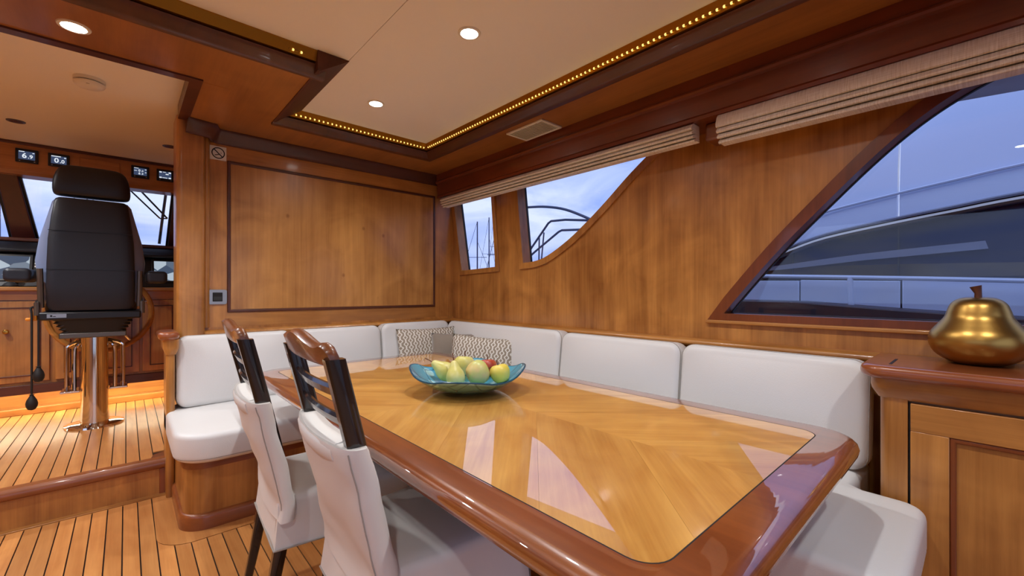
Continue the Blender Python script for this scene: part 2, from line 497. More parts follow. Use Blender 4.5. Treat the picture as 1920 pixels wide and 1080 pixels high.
def thing(name, label, cat, loc=(0, 0, 0), rz=0.0, group=None, local=False):
    o = bpy.data.objects.new(name, None)
    o.empty_display_size = 0.05
    o.location = loc; o.rotation_euler = (0, 0, rz)
    COL.objects.link(o)
    o['label'] = label; o['category'] = cat
    if group: o['group'] = group
    if local: o['_local'] = 1
    return o
def tag(o, label, cat, group=None, kind=None):
    o['label'] = label; o['category'] = cat
    if group: o['group'] = group
    if kind: o['kind'] = kind
    return o
def struct(o, label, cat):
    o['label'] = label; o['category'] = cat; o['kind'] = 'structure'
    return o
def rrect(x0, x1, y0, y1, r, k=6):
    # rounded rectangle outline, counter-clockwise; r may be 4 radii (x0y0, x1y0, x1y1, x0y1)
    rs = r if isinstance(r, (tuple, list)) else (r,) * 4
    out = []
    for (cx, cy, a0, q) in ((x0 + rs[0], y0 + rs[0], PI, rs[0]), (x1 - rs[1], y0 + rs[1], 1.5 * PI, rs[1]), (x1 - rs[2], y1 - rs[2], 0, rs[2]), (x0 + rs[3], y1 - rs[3], 0.5 * PI, rs[3])):
        if q < 1e-6: out.append((cx, cy)); continue
        out += [(cx + q * math.cos(a0 + 0.5 * PI * i / k), cy + q * math.sin(a0 + 0.5 * PI * i / k)) for i in range(k + 1)]
    return out
def dense(poly, step):
    out = []
    n = len(poly)
    for i in range(n):
        a, b = Vector(poly[i]), Vector(poly[(i + 1) % n])
        k = max(1, int((b - a).length / step))
        out += [tuple(a.lerp(b, j / k)) for j in range(k)]
    return out
def roundprof(z0, z1, r, k=5, r2=None):
    # bullnose edge profile (inset, z), bottom to top
    r2 = r if r2 is None else r2
    p = [(r - r * math.sin(0.5 * PI * i / k), z0 + r - r * math.cos(0.5 * PI * i / k)) for i in range(k + 1)]
    p += [(r2 - r2 * math.cos(0.5 * PI * i / k), z1 - r2 + r2 * math.sin(0.5 * PI * i / k)) for i in range(k + 1)]
    return p
def catmull(pts, k=6):
    out = []
    n = len(pts)
    for i in range(n - 1):
        p0, p1, p2, p3 = (Vector(pts[max(i - 1, 0)]), Vector(pts[i]), Vector(pts[i + 1]), Vector(pts[min(i + 2, n - 1)]))
        for j in range(k):
            t = j / k
            out.append(tuple(0.5 * ((2 * p1) + (-p0 + p2) * t + (2 * p0 - 5 * p1 + 4 * p2 - p3) * t * t + (-p0 + 3 * p1 - 3 * p2 + p3) * t ** 3)))
    out.append(tuple(pts[-1]))
    return out
def offset_poly(poly, d):
    # outward offset of a simple polygon (any winding)
    n = len(poly)
    area = sum(poly[i][0] * poly[(i + 1) % n][1] - poly[(i + 1) % n][0] * poly[i][1] for i in range(n))
    s = -1 if area > 0 else 1
    out = []
    for i in range(n):
        a = (Vector(poly[i]) - Vector(poly[i - 1])).normalized(); b = (Vector(poly[(i + 1) % n]) - Vector(poly[i])).normalized()
        na, nb = Vector((-a.y, a.x)), Vector((-b.y, b.x))
        m = na + nb
        m = m / max(0.45, m.dot(na))
        out.append((poly[i][0] + s * d * m.x, poly[i][1] + s * d * m.y))
    return out
def clip(poly, nx, ny, c):
    # keep nx*x+ny*y <= c
    out = []
    n = len(poly)
    for i in range(n):
        p, q = poly[i], poly[(i + 1) % n]
        dp, dq = nx * p[0] + ny * p[1] - c, nx * q[0] + ny * q[1] - c
        if dp <= 0: out.append(p)
        if (dp < 0 < dq) or (dq < 0 < dp):
            t = dp / (dp - dq); out.append((p[0] + t * (q[0] - p[0]), p[1] + t * (q[1] - p[1])))
    return out
def text_mesh(body, size, M, name, mat, parent, extrude=0.0006):
    cu = bpy.data.curves.new(name, 'FONT'); cu.body = body; cu.size = size; cu.align_x = 'CENTER'; cu.align_y = 'CENTER'
    cu.extrude = extrude; cu.offset = size * 0.02; cu.resolution_u = 3
    tmp = bpy.data.objects.new('tmp_text', cu); COL.objects.link(tmp)
    dg = bpy.context.evaluated_depsgraph_get()
    me = bpy.data.meshes.new_from_object(tmp.evaluated_get(dg))
    bpy.data.objects.remove(tmp); bpy.data.curves.remove(cu)
    me.transform(M); me.name = name
    me.materials.clear(); me.materials.append(MAT[mat])
    o = bpy.data.objects.new(name, me); COL.objects.link(o)
    o.parent = parent
    if parent.type == 'EMPTY' and not parent.get('_local'):
        o.matrix_parent_inverse = parent.matrix_basis.inverted()
    return o

# ------------------------------------------------------------------ sizes of the place
YB, XW = 3.30, 2.25          # forward bulkhead and starboard wall
ZS, ZC = 2.18, 2.27          # soffit and saloon ceiling
ZH, ZHC = 0.20, 2.25         # wheelhouse floor and ceiling
XL, YA = -2.1, -1.9          # port wall, aft wall (behind the camera)
STEP = 3.13

# ------------------------------------------------------------------ floors
fl = struct(MB().box(XL, XW, YA, STEP + 0.02, -0.08, -0.006).build('floor', 'caulk'), 'lower saloon floor of teak planks with black caulking', 'floor')
PITCH = 0.0585
base_x0, base_y0 = 0.205, 2.53
mg_x0, mg_y0 = 0.105, base_y0 - 0.095     # margin board round the settee base
xs = []
x = 0.105 - PITCH * 38
while x < XW:
    xs.append(x); x += PITCH
for x in xs:
    a, b = max(x + 0.0025, XL), min(x + PITCH - 0.0025, XW)
    if b - a < 0.01: continue
    def y_end(px):
        if px < mg_x0: return STEP - 0.035
        t_ = min(1.0, max(0.0, (mg_x0 + 0.14 - px) / 0.14))
        return mg_y0 + 0.14 - 0.14 * math.sqrt(max(0, 1 - t_ * t_)) - 0.005
    ends = [a + (b - a) * k / 6 for k in range(7)]
    MB().prism([(a, YA + 0.02), (b, YA + 0.02)] + [(px, y_end(px)) for px in reversed(ends)], -0.02, 0.0).build('plank', 'plank', fl)
ol = [(mg_x0 + 0.14 - 0.14 * math.cos(i * PI / 16), mg_y0 + 0.14 - 0.14 * math.sin(i * PI / 16)) for i in range(9)]
MB().prism(ol + [(XW, mg_y0), (XW, mg_y0 + 0.3), (base_x0 + 0.1, mg_y0 + 0.3), (base_x0 + 0.1, STEP - 0.035), (mg_x0 + 0.003, STEP - 0.035)], -0.02, 0.0005).build('margin_board', 'plank', fl)
MB().box(XL, mg_x0 + 0.12, STEP - 0.032, STEP + 0.01, -0.02, 0.006).build('edge_strip', 'wall_x', fl, bevel=0.003)

fu = struct(MB().box(XL, 0.9, STEP + 0.02, 5.6, ZH - 0.06, ZH - 0.006).build('floor_upper', 'caulk'), 'raised wheelhouse floor of teak planks up one step', 'floor')
x = 0.105 - PITCH * 38 + 0.012
while x < 0.62:
    a, b = x + 0.0025, x + PITCH - 0.0025
    a = max(a, XL)
    if b > XL + 0.01:
        y0 = STEP + 0.045 if b < 0.135 else STEP + 0.16
        MB().box(a, b, y0, 5.25, ZH - 0.02, ZH).build('plank', 'plank', fu)
    x += PITCH
MB().prism([(0.105, STEP + 0.045), (0.62, STEP + 0.045), (0.62, STEP + 0.155), (0.19, STEP + 0.155), (0.118, STEP + 0.105)], ZH - 0.02, ZH + 0.0005).build('margin_board', 'dark_z', fu)

st = thing('trim_1', 'varnished step riser between the lower floor and the wheelhouse', 'step', (0, STEP, 0))
st['kind'] = 'structure'
MB().box(XL, 0.2, STEP + 0.004, STEP + 0.02, 0, ZH - 0.04).build('riser', 'wall_z', st)
MB().sweep([(XL, STEP), (0.2, STEP)], [(0.045, ZH - 0.052), (-0.006, ZH - 0.052), (-0.016, ZH - 0.044), (-0.02, ZH - 0.03), (-0.016, ZH - 0.012), (-0.004, ZH + 0.001), (0.045, ZH + 0.001)]).build('nosing', 'mid_x', st, smooth=True)
MB().box(0.14, 0.2, STEP - 0.004, STEP + 0.02, 0, ZH - 0.052).build('riser_stile', 'dark_z', st, bevel=0.004)

# ------------------------------------------------------------------ forward bulkhead
wf = struct(MB().box(0.26, XW + 0.08, YB, YB + 0.08, 0.0, ZC + 0.05).build('wall_front', 'wall_z'), 'varnished cherry bulkhead with large framed panel', 'wall')
PX0, PX1, PZ0, PZ1 = 0.497, 2.045, 1.02, 1.99
MB().box(PX0 + 0.012, PX1 - 0.012, YB - 0.004, YB + 0.01, PZ0 + 0.012, PZ1 - 0.012).build('panel', 'panel', wf)
mo = [(x, z) for x, z in ((PX0, PZ0), (PX1, PZ0), (PX1, PZ1), (PX0, PZ1))]
def frame_y(loop, w, y0, y1):
    return MB().plate(offset_poly(loop, w / 2), [offset_poly(loop, -w / 2)], y0, y1, 'y')
frame_y(mo, 0.017, YB - 0.008, YB + 0.01).build('panel_bead', 'dark_x', wf, bevel=0.004)
MB().box(PX0 - 0.10, PX0 - 0.013, YB - 0.001, YB + 0.01, 0.92, 2.10).build('stile', 'wall_z', wf)
MB().box(PX1 + 0.013, XW, YB - 0.001, YB + 0.01, 0.92, 2.10).build('stile', 'wall_z', wf)
MB().box(PX0 - 0.013, PX1 + 0.013, YB - 0.001, YB + 0.01, 0.92, PZ0 - 0.013).build('rail', 'wall_x', wf)
MB().box(PX0 - 0.013, PX1 + 0.013, YB - 0.001, YB + 0.01, PZ1 + 0.013, 2.10).build('rail', 'wall_x', wf)
# pilaster at the opening to the wheelhouse
pil = struct(MB().pad(rrect(0.222, 0.36, 3.20, 3.44, (0.03, 0.02, 0.01, 0.03)), [(0, 0.0), (0, ZS + 0.02)]).build('trim_2', 'wall_z', smooth=True), 'round-edged cherry pilaster between wheelhouse and panelled bulkhead', 'pilaster')
MB().tube([(0.375, YB - 0.008, 0.92), (0.375, YB - 0.008, 2.12)], 0.018, 12).build('bead', 'wall_z', pil, smooth=True)
cor = struct(MB().sweep([(XW, YB), (0.44, YB), (0.40, YB - 0.02), (0.38, YB - 0.09), (0.262, YB - 0.115)], [(0.0, 2.095), (0.012, 2.095), (0.016, 2.11), (0.03, 2.125), (0.036, 2.15), (0.05, 2.165), (0.05, ZS), (0.0, ZS)]).build('trim_3', 'dark_x', smooth=True, angle=50), 'dark crown moulding along the top of the bulkhead', 'moulding')

# ------------------------------------------------------------------ starboard wall with three windows
W1 = [(3.285, 2.02), (2.742, 2.02), (2.678, 1.350), (3.148, 1.335)]
W2 = [(2.425, 2.02)] + catmull([(2.347, 1.365), (2.225, 1.372), (2.094, 1.405), (1.902, 1.500), (1.741, 1.606), (1.593, 1.715), (1.417, 1.855), (1.222, 1.990), (1.17, 2.02)], 4)
W3 = catmull([(0.861, 1.046), (0.646, 1.311), (0.439, 1.534), (0.280, 1.695), (0.156, 1.801), (0.036, 1.876), (-0.095, 1.930), (-0.26, 1.965), (-0.5, 1.985), (-0.9, 1.99)], 5) + [(-1.3, 1.99), (-1.3, 1.040)]
W3 = offset_poly(W3, 0.010)
F = [offset_poly(W1, 0.042), offset_poly(W2, 0.045), offset_poly(W3, 0.05)]
F = [[(p[0], min(p[1], 2.05)) for p in f] for f in F]
wr = struct(MB().plate([(YA, 0), (YB + 0.08, 0), (YB + 0.08, 2.30), (YA, 2.30)], F, XW, XW + 0.10, 'x').build('wall_right', 'wall_z'), 'varnished cherry starboard wall with three shaped windows', 'wall')
wl = ['small slanted window with masts outside, nearest the bulkhead', 'curved-bottom window showing bow rails, between the two other side windows', 'large sloping window showing the white yacht alongside, above the cabinet']
for i, (w, f) in enumerate(zip((W1, W2, W3), F)):
    t = thing('window_%d' % (i + 1), wl[i], 'window', (XW, sum(p[0] for p in w) / len(w), min(p[1] for p in w)))
    t['kind'] = 'structure'
    MB().plate(f, [w], XW - 0.014, XW + 0.085, 'x').build('frame', 'dark_z' if i == 2 else 'wall_z', t, bevel=0.005)
    MB().plate(offset_poly(w, 0.004), [offset_poly(w, -0.003)], XW + 0.070, XW + 0.088, 'x').build('gasket', 'gasket', t)
    MB().prism(offset_poly(w, 0.002), XW + 0.076, XW + 0.082, 'x').build('pane', 'glass', t)
    if i == 2:
        MB().box(XW - 0.022, XW + 0.02, -1.3, 0.97, 0.985, 1.003).build('sill_bead', 'wall_y', t, bevel=0.005)
# ledge running round behind the settee
lg = struct(MB().sweep([(0.20, YB), (XW, YB), (XW, 0.27)], [(0, 0.865), (-0.062, 0.865), (-0.075, 0.872), (-0.080, 0.884), (-0.075, 0.896), (-0.062, 0.903), (0, 0.903)]).build('trim_4', 'wall_y', smooth=True, angle=50), 'rounded cherry ledge running behind the settee back cushions', 'ledge')
# pelmet over the windows
PXF = 2.04
pl = struct(MB().sweep([(PXF, YB - 0.05), (PXF, YA)], [(-o, z) for o, z in ((0, ZS), (0, 2.125), (0.008, 2.120), (0.012, 2.110), (0.008, 2.100), (-0.006, 2.094), (-0.010, 2.0), (-0.004, 1.99), (-0.006, 1.975), (-0.21, 1.975), (-0.21, ZS))]).build('trim_5', 'pelmet', smooth=True, angle=30), 'dark pelmet board above the side windows and blinds', 'pelmet')
MB().box(2.12, XW, 0.845, 0.925, 1.89, 1.976).build('bracket', 'dark_z', pl, bevel=0.012)

# ------------------------------------------------------------------ port and aft walls (behind the camera)
struct(MB().plate([(YA, 0), (5.6, 0), (5.6, 2.30), (YA, 2.30)], [[(-1.5, 1.0), (2.2, 1.0), (1.8, 2.0), (-1.5, 2.0)]], XL - 0.08, XL, 'x').build('wall_left', 'wall_z'), 'cherry port wall out of view on the left', 'wall')  # unseen window opening, enlarged to let in cool sky fill
struct(MB().plate([(XL - 0.08, 0), (XW + 0.1, 0), (XW + 0.1, 2.30), (XL - 0.08, 2.30)], [[(-1.7, 0.12), (1.7, 0.12), (1.7, 2.05), (-1.7, 2.05)]], YA - 0.08, YA, 'y').build('wall_back', 'wall_z'), 'cherry aft wall behind the camera', 'wall')  # unseen aft opening, enlarged so sky light fills the saloon

# ------------------------------------------------------------------ ceiling
RX0, RX1, RY1, RY2 = 0.66, 1.775, 2.925, 2.165      # recess outline at soffit level
ce = struct(MB().box(0.805, XW + 0.1, YA - 0.08, YB + 0.08, ZC, ZC + 0.05).build('ceiling', 'ceil'), 'cream vinyl saloon ceiling panels inside the wooden soffit', 'ceiling')
MB().box(XL - 0.08, 0.8025, YA - 0.08, 2.95, ZC, ZC + 0.05).build('ceiling_panel', 'ceil', ce)
MB().box(0.8, 0.807, YA - 0.08, 2.95, ZC + 0.004, ZC + 0.03).build('panel_seam', 'dark_z', ce)
so = struct(MB().prism([(XL - 0.08, YA - 0.08), (XW, YA - 0.08), (XW, YB), (0.25, YB), (0.25, 2.58), (XL - 0.08, 2.58), (XL - 0.08, RY2), (RX0, RY2), (RX0, RY1), (RX1, RY1), (RX1, -1.2), (XL + 0.6, -1.2), (XL + 0.6, RY2 - 0.0001), (XL - 0.08, RY2 - 0.0001)], ZS, ZS + 0.03).build('ceiling_soffit', 'soffit_y'), 'cherry soffit framing the recessed saloon ceiling', 'soffit')
MB().box(0.25, 0.40, 2.58, YB, ZS - 0.0012, ZS).build('veneer_leaf', 'soffit_y', so)
# edge of the soffit at the wheelhouse opening
MB().sweep([(XL, 2.58), (0.25, 2.58), (0.25, YB - 0.1)], [(0.022, ZS - 0.008), (0.022, ZHC + 0.02), (0, ZHC + 0.02), (-0.03, ZS + 0.001), (-0.03, ZS - 0.008)]).build('opening_edge', 'dark_x', so)
# crown mouldings with the lit gilt strip in the recess
prof = [(0.0, ZS - 0.012), (0.030, ZS - 0.012), (0.040, ZS - 0.004), (0.048, ZS + 0.008), (0.058, ZS + 0.014), (0.064, ZS + 0.028), (0.068, ZS + 0.034), (0.060, ZS + 0.040), (0.0, ZS + 0.040)]
def recess_run(path, label, n, gpath=None):
    t = struct(MB().sweep(path, [(-o, z) for o, z in prof]).build('trim_%d' % n, 'dark_y', smooth=True, angle=40), label, 'moulding')
    MB().sweep(gpath or path, [(-0.048, ZS + 0.040), (-0.070, ZS + 0.046), (-0.088, ZC - 0.004), (-0.088, ZC + 0.002), (-0.04, ZC + 0.002)]).build('gilt_strip', 'goldtrim', t)
    return t
recess_run([(RX0, RY1), (RX1, RY1), (RX1, -1.2)], 'dark crown moulding with gilt strip round the near ceiling recess', 6, [(0.745, RY1), (RX1, RY1), (RX1, -1.2)])
recess_run([(XL + 0.6, RY2), (RX0 + 0.05, RY2)], 'dark crown moulding on the upper left, ending beside the ceiling seam', 7, [(XL + 0.6, RY2), (0.735, RY2)])
struct(MB().prism([(RX0, ZS - 0.004), (RX0 + 0.012, ZS - 0.004), (0.806, ZC - 0.003), (0.806, ZC - 0.001), (RX0, ZC - 0.001)], RY2 - 0.095, RY1, 'y').build('trim_8', 'dark_matte'), 'dark bevelled board joining the two ceiling mouldings', 'moulding')
def bulbs(p0, p1, name, label):
    a, b = Vector(p0), Vector(p1)
    n = int((b - a).length / 0.0265)
    t = thing(name, label, 'light strip', p0)
    MB().tube([p0, p1], 0.003, 6).build('cable', 'goldtrim', t)
    mb = MB()
    for i in range(n):
        c = a.lerp(b, (i + 0.5) / n)
        mb.lathe([(0.0005, -0.0055), (0.004, -0.004), (0.0055, 0), (0.004, 0.004), (0.0005, 0.0055)], tuple(c), 8)
    o = mb.build('bulbs', 'bulb', t, smooth=True); o['kind'] = 'stuff'
zz = ZS + 0.056
bulbs((0.765, RY1 - 0.083, zz), (RX1 - 0.09, RY1 - 0.083, zz), 'light_strip', 'row of tiny amber bulbs in the recess along the bulkhead')
bulbs((RX1 - 0.083, RY1 - 0.10, zz), (RX1 - 0.083, -1.1, zz), 'light_strip', 'row of tiny amber bulbs in the recess along the window side')
bulbs((RX0 - 0.12, RY2 - 0.083, zz), (RX0 - 0.05, RY2 - 0.083, zz), 'light_strip', 'short lit end of bulb strip in the upper left moulding')

# wheelhouse ceiling
struct(MB().prism([(XL - 0.08, 2.56), (0.27, 2.56), (0.27, YB + 0.08), (0.64, YB + 0.08), (0.64, 4.80), (XL - 0.08, 4.80)], ZHC, ZHC + 0.05).build('ceiling_wheelhouse', 'ceil'), 'cream wheelhouse ceiling beyond the wooden soffit', 'ceiling')

# ------------------------------------------------------------------ wheelhouse front and console
wb = struct(MB().box(0.36, 0.62, 3.44, 5.3, ZH, ZHC).build('wall_wheelhouse', 'wall_z'), 'cherry side wall of the wheelhouse behind the pilaster', 'wall')
hd = thing('trim_9', 'cherry instrument header above the windscreen', 'header', (0, 4.76, 2.04)); hd['kind'] = 'structure'
MB().prism([(4.76, ZHC), (4.76, 2.04), (4.79, 2.015), (4.95, 2.015), (4.95, ZHC)], XL, 0.62, 'x').build('board', 'wall_x', hd, bevel=0.004)
MB().box(XL, 0.62, 4.742, 4.765, ZHC - 0.02, ZHC).build('top_bead', 'dark_x', hd, bevel=0.004)
MB().box(-0.27, -0.035, 4.751, 4.762, 2.10, 2.20).build('hatch_panel', 'wall_x', hd, bevel=0.006)
# windscreen panes lean back towards the ceiling
YT, YS, ZT, ZL = 4.88, 5.12, 2.03, 1.565
def wpt(x_top, x_bot, t, dy=0.0): return (x_top + (x_bot - x_top) * t, YT + (YS - YT) * t + dy, ZT + (ZL - ZT) * t)
def slab(xa0, xa1, xb0, xb1, d0, d1):
    m = MB()
    v = []
    for d in (d0, d1):
        v += [wpt(xa0, xb0, 0, d), wpt(xa1, xb1, 0, d), wpt(xa1, xb1, 1, d), wpt(xa0, xb0, 1, d)]
    return m.add(v, [(0, 1, 2, 3), (7, 6, 5, 4), (0, 4, 5, 1), (1, 5, 6, 2), (2, 6, 7, 3), (3, 7, 4, 0)])
for k, (a0, a1, b0, b1, lab) in enumerate(((-0.60, 0.315, -0.53, 0.285, 'middle windscreen pane behind the helm chair'), (-1.6, -0.715, -1.55, -0.665, 'left windscreen pane cut off by the picture edge'))):
    t = thing('window_%d' % (4 + k), lab, 'window', (0.5 * (b0 + b1), YS, ZL)); t['kind'] = 'structure'
    slab(a0, a1, b0, b1, 0.03, 0.036).build('pane', 'glass', t)
    slab(a0 - 0.004, a0 + 0.012, b0 - 0.004, b0 + 0.012, -0.006, 0.04).build('gasket', 'gasket', t)
    slab(a1 - 0.012, a1 + 0.004, b1 - 0.012, b1 + 0.004, -0.006, 0.04).build('gasket', 'gasket', t)
    m_ = slab(a0 - 0.11, a0 - 0.004, b0 - 0.13, b0 - 0.004, -0.03, 0.05) if k == 0 else slab(a0 - 0.6, a0, b0 - 0.6, b0, -0.03, 0.05)
    m_.build('pillar', 'maroon', t, bevel=0.006)
slab(0.32, 0.62, 0.29, 0.62, -0.02, 0.05).build('pillar', 'maroon', bpy.data.objects['window_4'], bevel=0.006)

hc = thing('helm_console', 'cherry helm console with black dash in front of the helm chair', 'console', (-0.3, 4.8, ZH))
MB().box(XL, 0.36, 4.78, 5.25, 0.395, 1.15).build('body', 'wall_z', hc)
MB().box(XL, 0.36, 4.72, 5.25, 1.150, 1.182).build('worktop', 'wall_x', hc, bevel=0.008)
MB().box(XL, 0.36, 4.76, 4.79, 1.085, 1.150).build('fascia', 'wall_x', hc)
MB().box(XL, 0.36, 4.755, 4.79, 0.385, 0.455).build('plinth', 'dark_x', hc, bevel=0.004)
MB().box(XL, 0.36, 5.02, 5.06, ZH, 0.40).build('kick_board', 'wall_x', hc)
MB().box(XL, 0.36, 4.93, 5.02, ZH, ZH + 0.052).build('kick_step', 'wall_x', hc, bevel=0.005)
MB().box(XL, 0.36, 4.80, 4.83, 0.387, 0.3945).build('kick_light', 'kick_led', hc)
MB().prism([(4.80, 1.182), (4.93, 1.475), (4.99, 1.535), (5.25, 1.535), (5.25, 1.182)], XL, 0.36, 'x').build('dash', 'black', hc, bevel=0.01)
MB().box(XL, 0.36, 4.99, 5.25, 1.535, 1.565).build('dash_ledge', 'dark_x', hc, bevel=0.008)
MB().box(XL, 0.36, 4.875, 4.96, 1.445, 1.475).build('dash_hood', 'black', hc, bevel=0.01)
def door(x0, x1, z0, z1, knob=None):
    d = MB().box(x0, x1, 4.764, 4.79, z0, z1).build('door', 'wall_z', hc, bevel=0.003)
    MB().plate([(x0 + 0.045, z0 + 0.045), (x1 - 0.045, z0 + 0.045), (x1 - 0.045, z1 - 0.045), (x0 + 0.045, z1 - 0.045)], [[(x0 + 0.053, z0 + 0.053), (x1 - 0.053, z0 + 0.053), (x1 - 0.053, z1 - 0.053), (x0 + 0.053, z1 - 0.053)]], 4.758, 4.77, 'y').build('door_bead', 'dark_x', d, bevel=0.002)
    if knob:
        m = MB().lathe([(0.001, 0.03), (0.012, 0.028), (0.017, 0.02), (0.013, 0.01), (0.006, 0.006), (0.008, 0.0)], n=16)
        m.xf(Matrix.Translation((knob[0], 4.764, knob[1])) @ Matrix.Rotation(PI / 2, 4, 'X')).build('knob', 'brass', d, smooth=True)
door(-0.98, -0.43, 0.475, 1.075, (-0.645, 0.855))
door(-0.40, -0.27, 0.475, 1.075)
door(-0.25, 0.085, 0.475, 1.075)
door(0.105, 0.35, 0.475, 1.075)

def screen_mat(name, seed):
    m, nt, b = base_mat(name)
    tc = N(nt, 'ShaderNodeTexCoord')
    mp = N(nt, 'ShaderNodeMapping'); mp.inputs['Location'].default_value = (seed, seed, 0); mp.inputs['Rotation'].default_value = (0, 0.5 * (seed % 2), 0)
    nt.links.new(tc.outputs['Object'], mp.inputs['Vector'])
    vo = N(nt, 'ShaderNodeTexVoronoi', Scale=11.0); nt.links.new(mp.outputs[0], vo.inputs['Vector'])
    rp = N(nt, 'ShaderNodeValToRGB')
    rp.color_ramp.elements[0].position = 0.2; rp.color_ramp.elements[0].color = srgb(196, 212, 226)
    rp.color_ramp.elements[1].position = 0.8; rp.color_ramp.elements[1].color = srgb(74, 92, 118)
    sp = N(nt, 'ShaderNodeSeparateColor'); nt.links.new(vo.outputs['Color'], sp.inputs[0])
    nt.links.new(sp.outputs[0], rp.inputs['Fac'])
    b.inputs['Base Color'].default_value = (0.01, 0.01, 0.01, 1)
    nt.links.new(rp.outputs['Color'], b.inputs['Emission Color'])
    b.inputs['Emission Strength'].default_value = 0.75
    b.inputs['Roughness'].default_value = 0.15
    return m
MAT['chart1'] = screen_mat('chart_screen_left', 3.0)
MAT['chart2'] = screen_mat('chart_screen_right', 8.0)
def dashM(x, t):  # frame on the sloping dash: t along slope
    a = math.atan2(1.475 - 1.182, 4.93 - 4.80)
    return Matrix.Translation((x, 4.80 + 0.13 * t, 1.182 + 0.293 * t)) @ Matrix.Rotation(a, 4, 'X')
def chart(x0, x1, mat, label):
    w = x1 - x0
    t = thing('chart_plotter', label, 'screen', (0.5 * (x0 + x1), 4.84, 1.2))
    Mx = dashM(x0, 0.14)
    MB().box(0, w, 0, 0.23, -0.012, 0.008).xf(Mx).build('casing', 'black', t, bevel=0.004)
    MB().box(0.018, w - 0.018, 0.018, 0.205, 0.0082, 0.0095).xf(Mx).build('display', mat, t)
    return t, Mx
ct, Mx = chart(-0.98, -0.525, 'chart1', 'chart plotter screen on the dash left of the helm chair')
for k, (xx, yy) in enumerate(((0.462, 0.17), (0.485, 0.17), (0.462, 0.145), (0.485, 0.145), (0.462, 0.12), (0.485, 0.12))):
    MB().box(xx, xx + 0.016, yy, yy + 0.014, -0.004, 0.003).xf(Mx).build('button', 'white', ct, bevel=0.002)
chart(0.165, 0.36, 'chart2', 'chart plotter screen on the dash right of the helm chair')
lv = thing('throttle_lever', 'black joystick lever with grey knob on the console', 'lever', (-0.625, 4.76, 1.182))
MB().lathe([(0.040, 0.0), (0.040, 0.01), (0.028, 0.025), (0.014, 0.035)], (-0.625, 4.765, 1.183), 16).build('base', 'rubber', lv, smooth=True)
MB().tube([(-0.625, 4.765, 1.21), (-0.622, 4.765, 1.285)], [0.010, 0.022], 12).build('grip', 'black', lv, smooth=True)
MB().lathe([(0.001, -0.02), (0.016, -0.014), (0.021, 0), (0.016, 0.013), (0.001, 0.02)], (-0.621, 4.765, 1.298), 16).build('knob', 'dark_grey', lv, smooth=True)

# four instruments on the header
def instrument(x0, lines, label, marks):
    t = thing('instrument_display', label, 'instrument', (x0 + 0.056, 4.755, 2.10), group='instrument displays on the header')
    z0 = 2.100
    MB().box(x0, x0 + 0.114, 4.744, 4.762, z0, z0 + 0.100).build('casing', 'black', t, bevel=0.004)
    MB().box(x0 + 0.016, x0 + 0.098, 4.7428, 4.746, z0 + 0.022, z0 + 0.082).build('screen', 'scr_blue', t)
    for (s, sz, dx, dz) in lines:
        M_ = Matrix.Translation((x0 + 0.057 + dx, 4.7424, z0 + 0.052 + dz)) @ Matrix.Rotation(PI / 2, 4, 'X')
        text_mesh(s, sz, M_, 'digits', 'digits', t)
    for (xa, xb, za, zb) in marks:
        MB().box(x0 + xa, x0 + xb, 4.7422, 4.744, z0 + za, z0 + zb).build('caption_bar', 'digits', t)
    for xx in (0.018, 0.092):
        MB().box(x0 + xx, x0 + xx + 0.007, 4.742, 4.745, z0 + 0.008, z0 + 0.013).build('button', 'steel', t)
cap = [(0.018, 0.046, 0.076, 0.081), (0.085, 0.095, 0.070, 0.075)]
instrument(-0.600, [('6', 0.050, -0.012, -0.004), ('.9', 0.036, 0.018, -0.008)], 'instrument display with large figures 6.9, leftmost on the header', cap)
instrument(-0.437, [('0', 0.050, -0.012, -0.006), ('.0', 0.036, 0.018, -0.010)], 'instrument display with large figures 0.0, just left of the headrest', [(0.018, 0.068, 0.075, 0.081), (0.085, 0.096, 0.069, 0.075)])
instrument(0.033, [('0', 0.026, -0.006, 0.008), ('.0', 0.02, 0.012, 0.006), ('6', 0.026, -0.006, -0.016), ('.9', 0.02, 0.012, -0.018)], 'instrument display with two rows of small figures', [(0.018, 0.046, 0.077, 0.081), (0.018, 0.036, 0.056, 0.060), (0.086, 0.096, 0.070, 0.075), (0.086, 0.096, 0.046, 0.051)])
gi = [(0.018, 0.034, 0.070, 0.080), (0.080, 0.096, 0.070, 0.080), (0.018, 0.034, 0.024, 0.034), (0.080, 0.096, 0.024, 0.034), (0.042, 0.062, 0.075, 0.079), (0.060, 0.080, 0.056, 0.064), (0.038, 0.072, 0.026, 0.031)]
instrument(0.195, [], 'instrument display with white gauge marks, beside the pilaster', gi)

# steering wheel behind the helm chair
sw = thing('steering_wheel', 'varnished wooden steering wheel partly hidden by the helm chair', 'steering wheel', (-0.14, 4.62, 0.98))
cw = Vector((-0.14, 4.66, 0.98)); RWH = 0.30
MB().tube([(cw.x + RWH * math.cos(a), cw.y, cw.z + RWH * math.sin(a)) for a in [2 * PI * i / 40 for i in range(40)]], 0.019, 10, closed=True).build('rim', 'wall_x', sw, smooth=True)
for k in range(5):
    a = 2 * PI * k / 5 + PI / 2
    MB().tube([tuple(cw), (cw.x + (RWH - 0.01) * math.cos(a), cw.y, cw.z + (RWH - 0.01) * math.sin(a))], 0.008, 8).build('spoke', 'chrome', sw, smooth=True)
MB().tube([(cw.x, 4.64, cw.z), (cw.x, 4.77, cw.z)], [0.045, 0.03], 20).build('hub', 'chrome', sw, smooth=True)

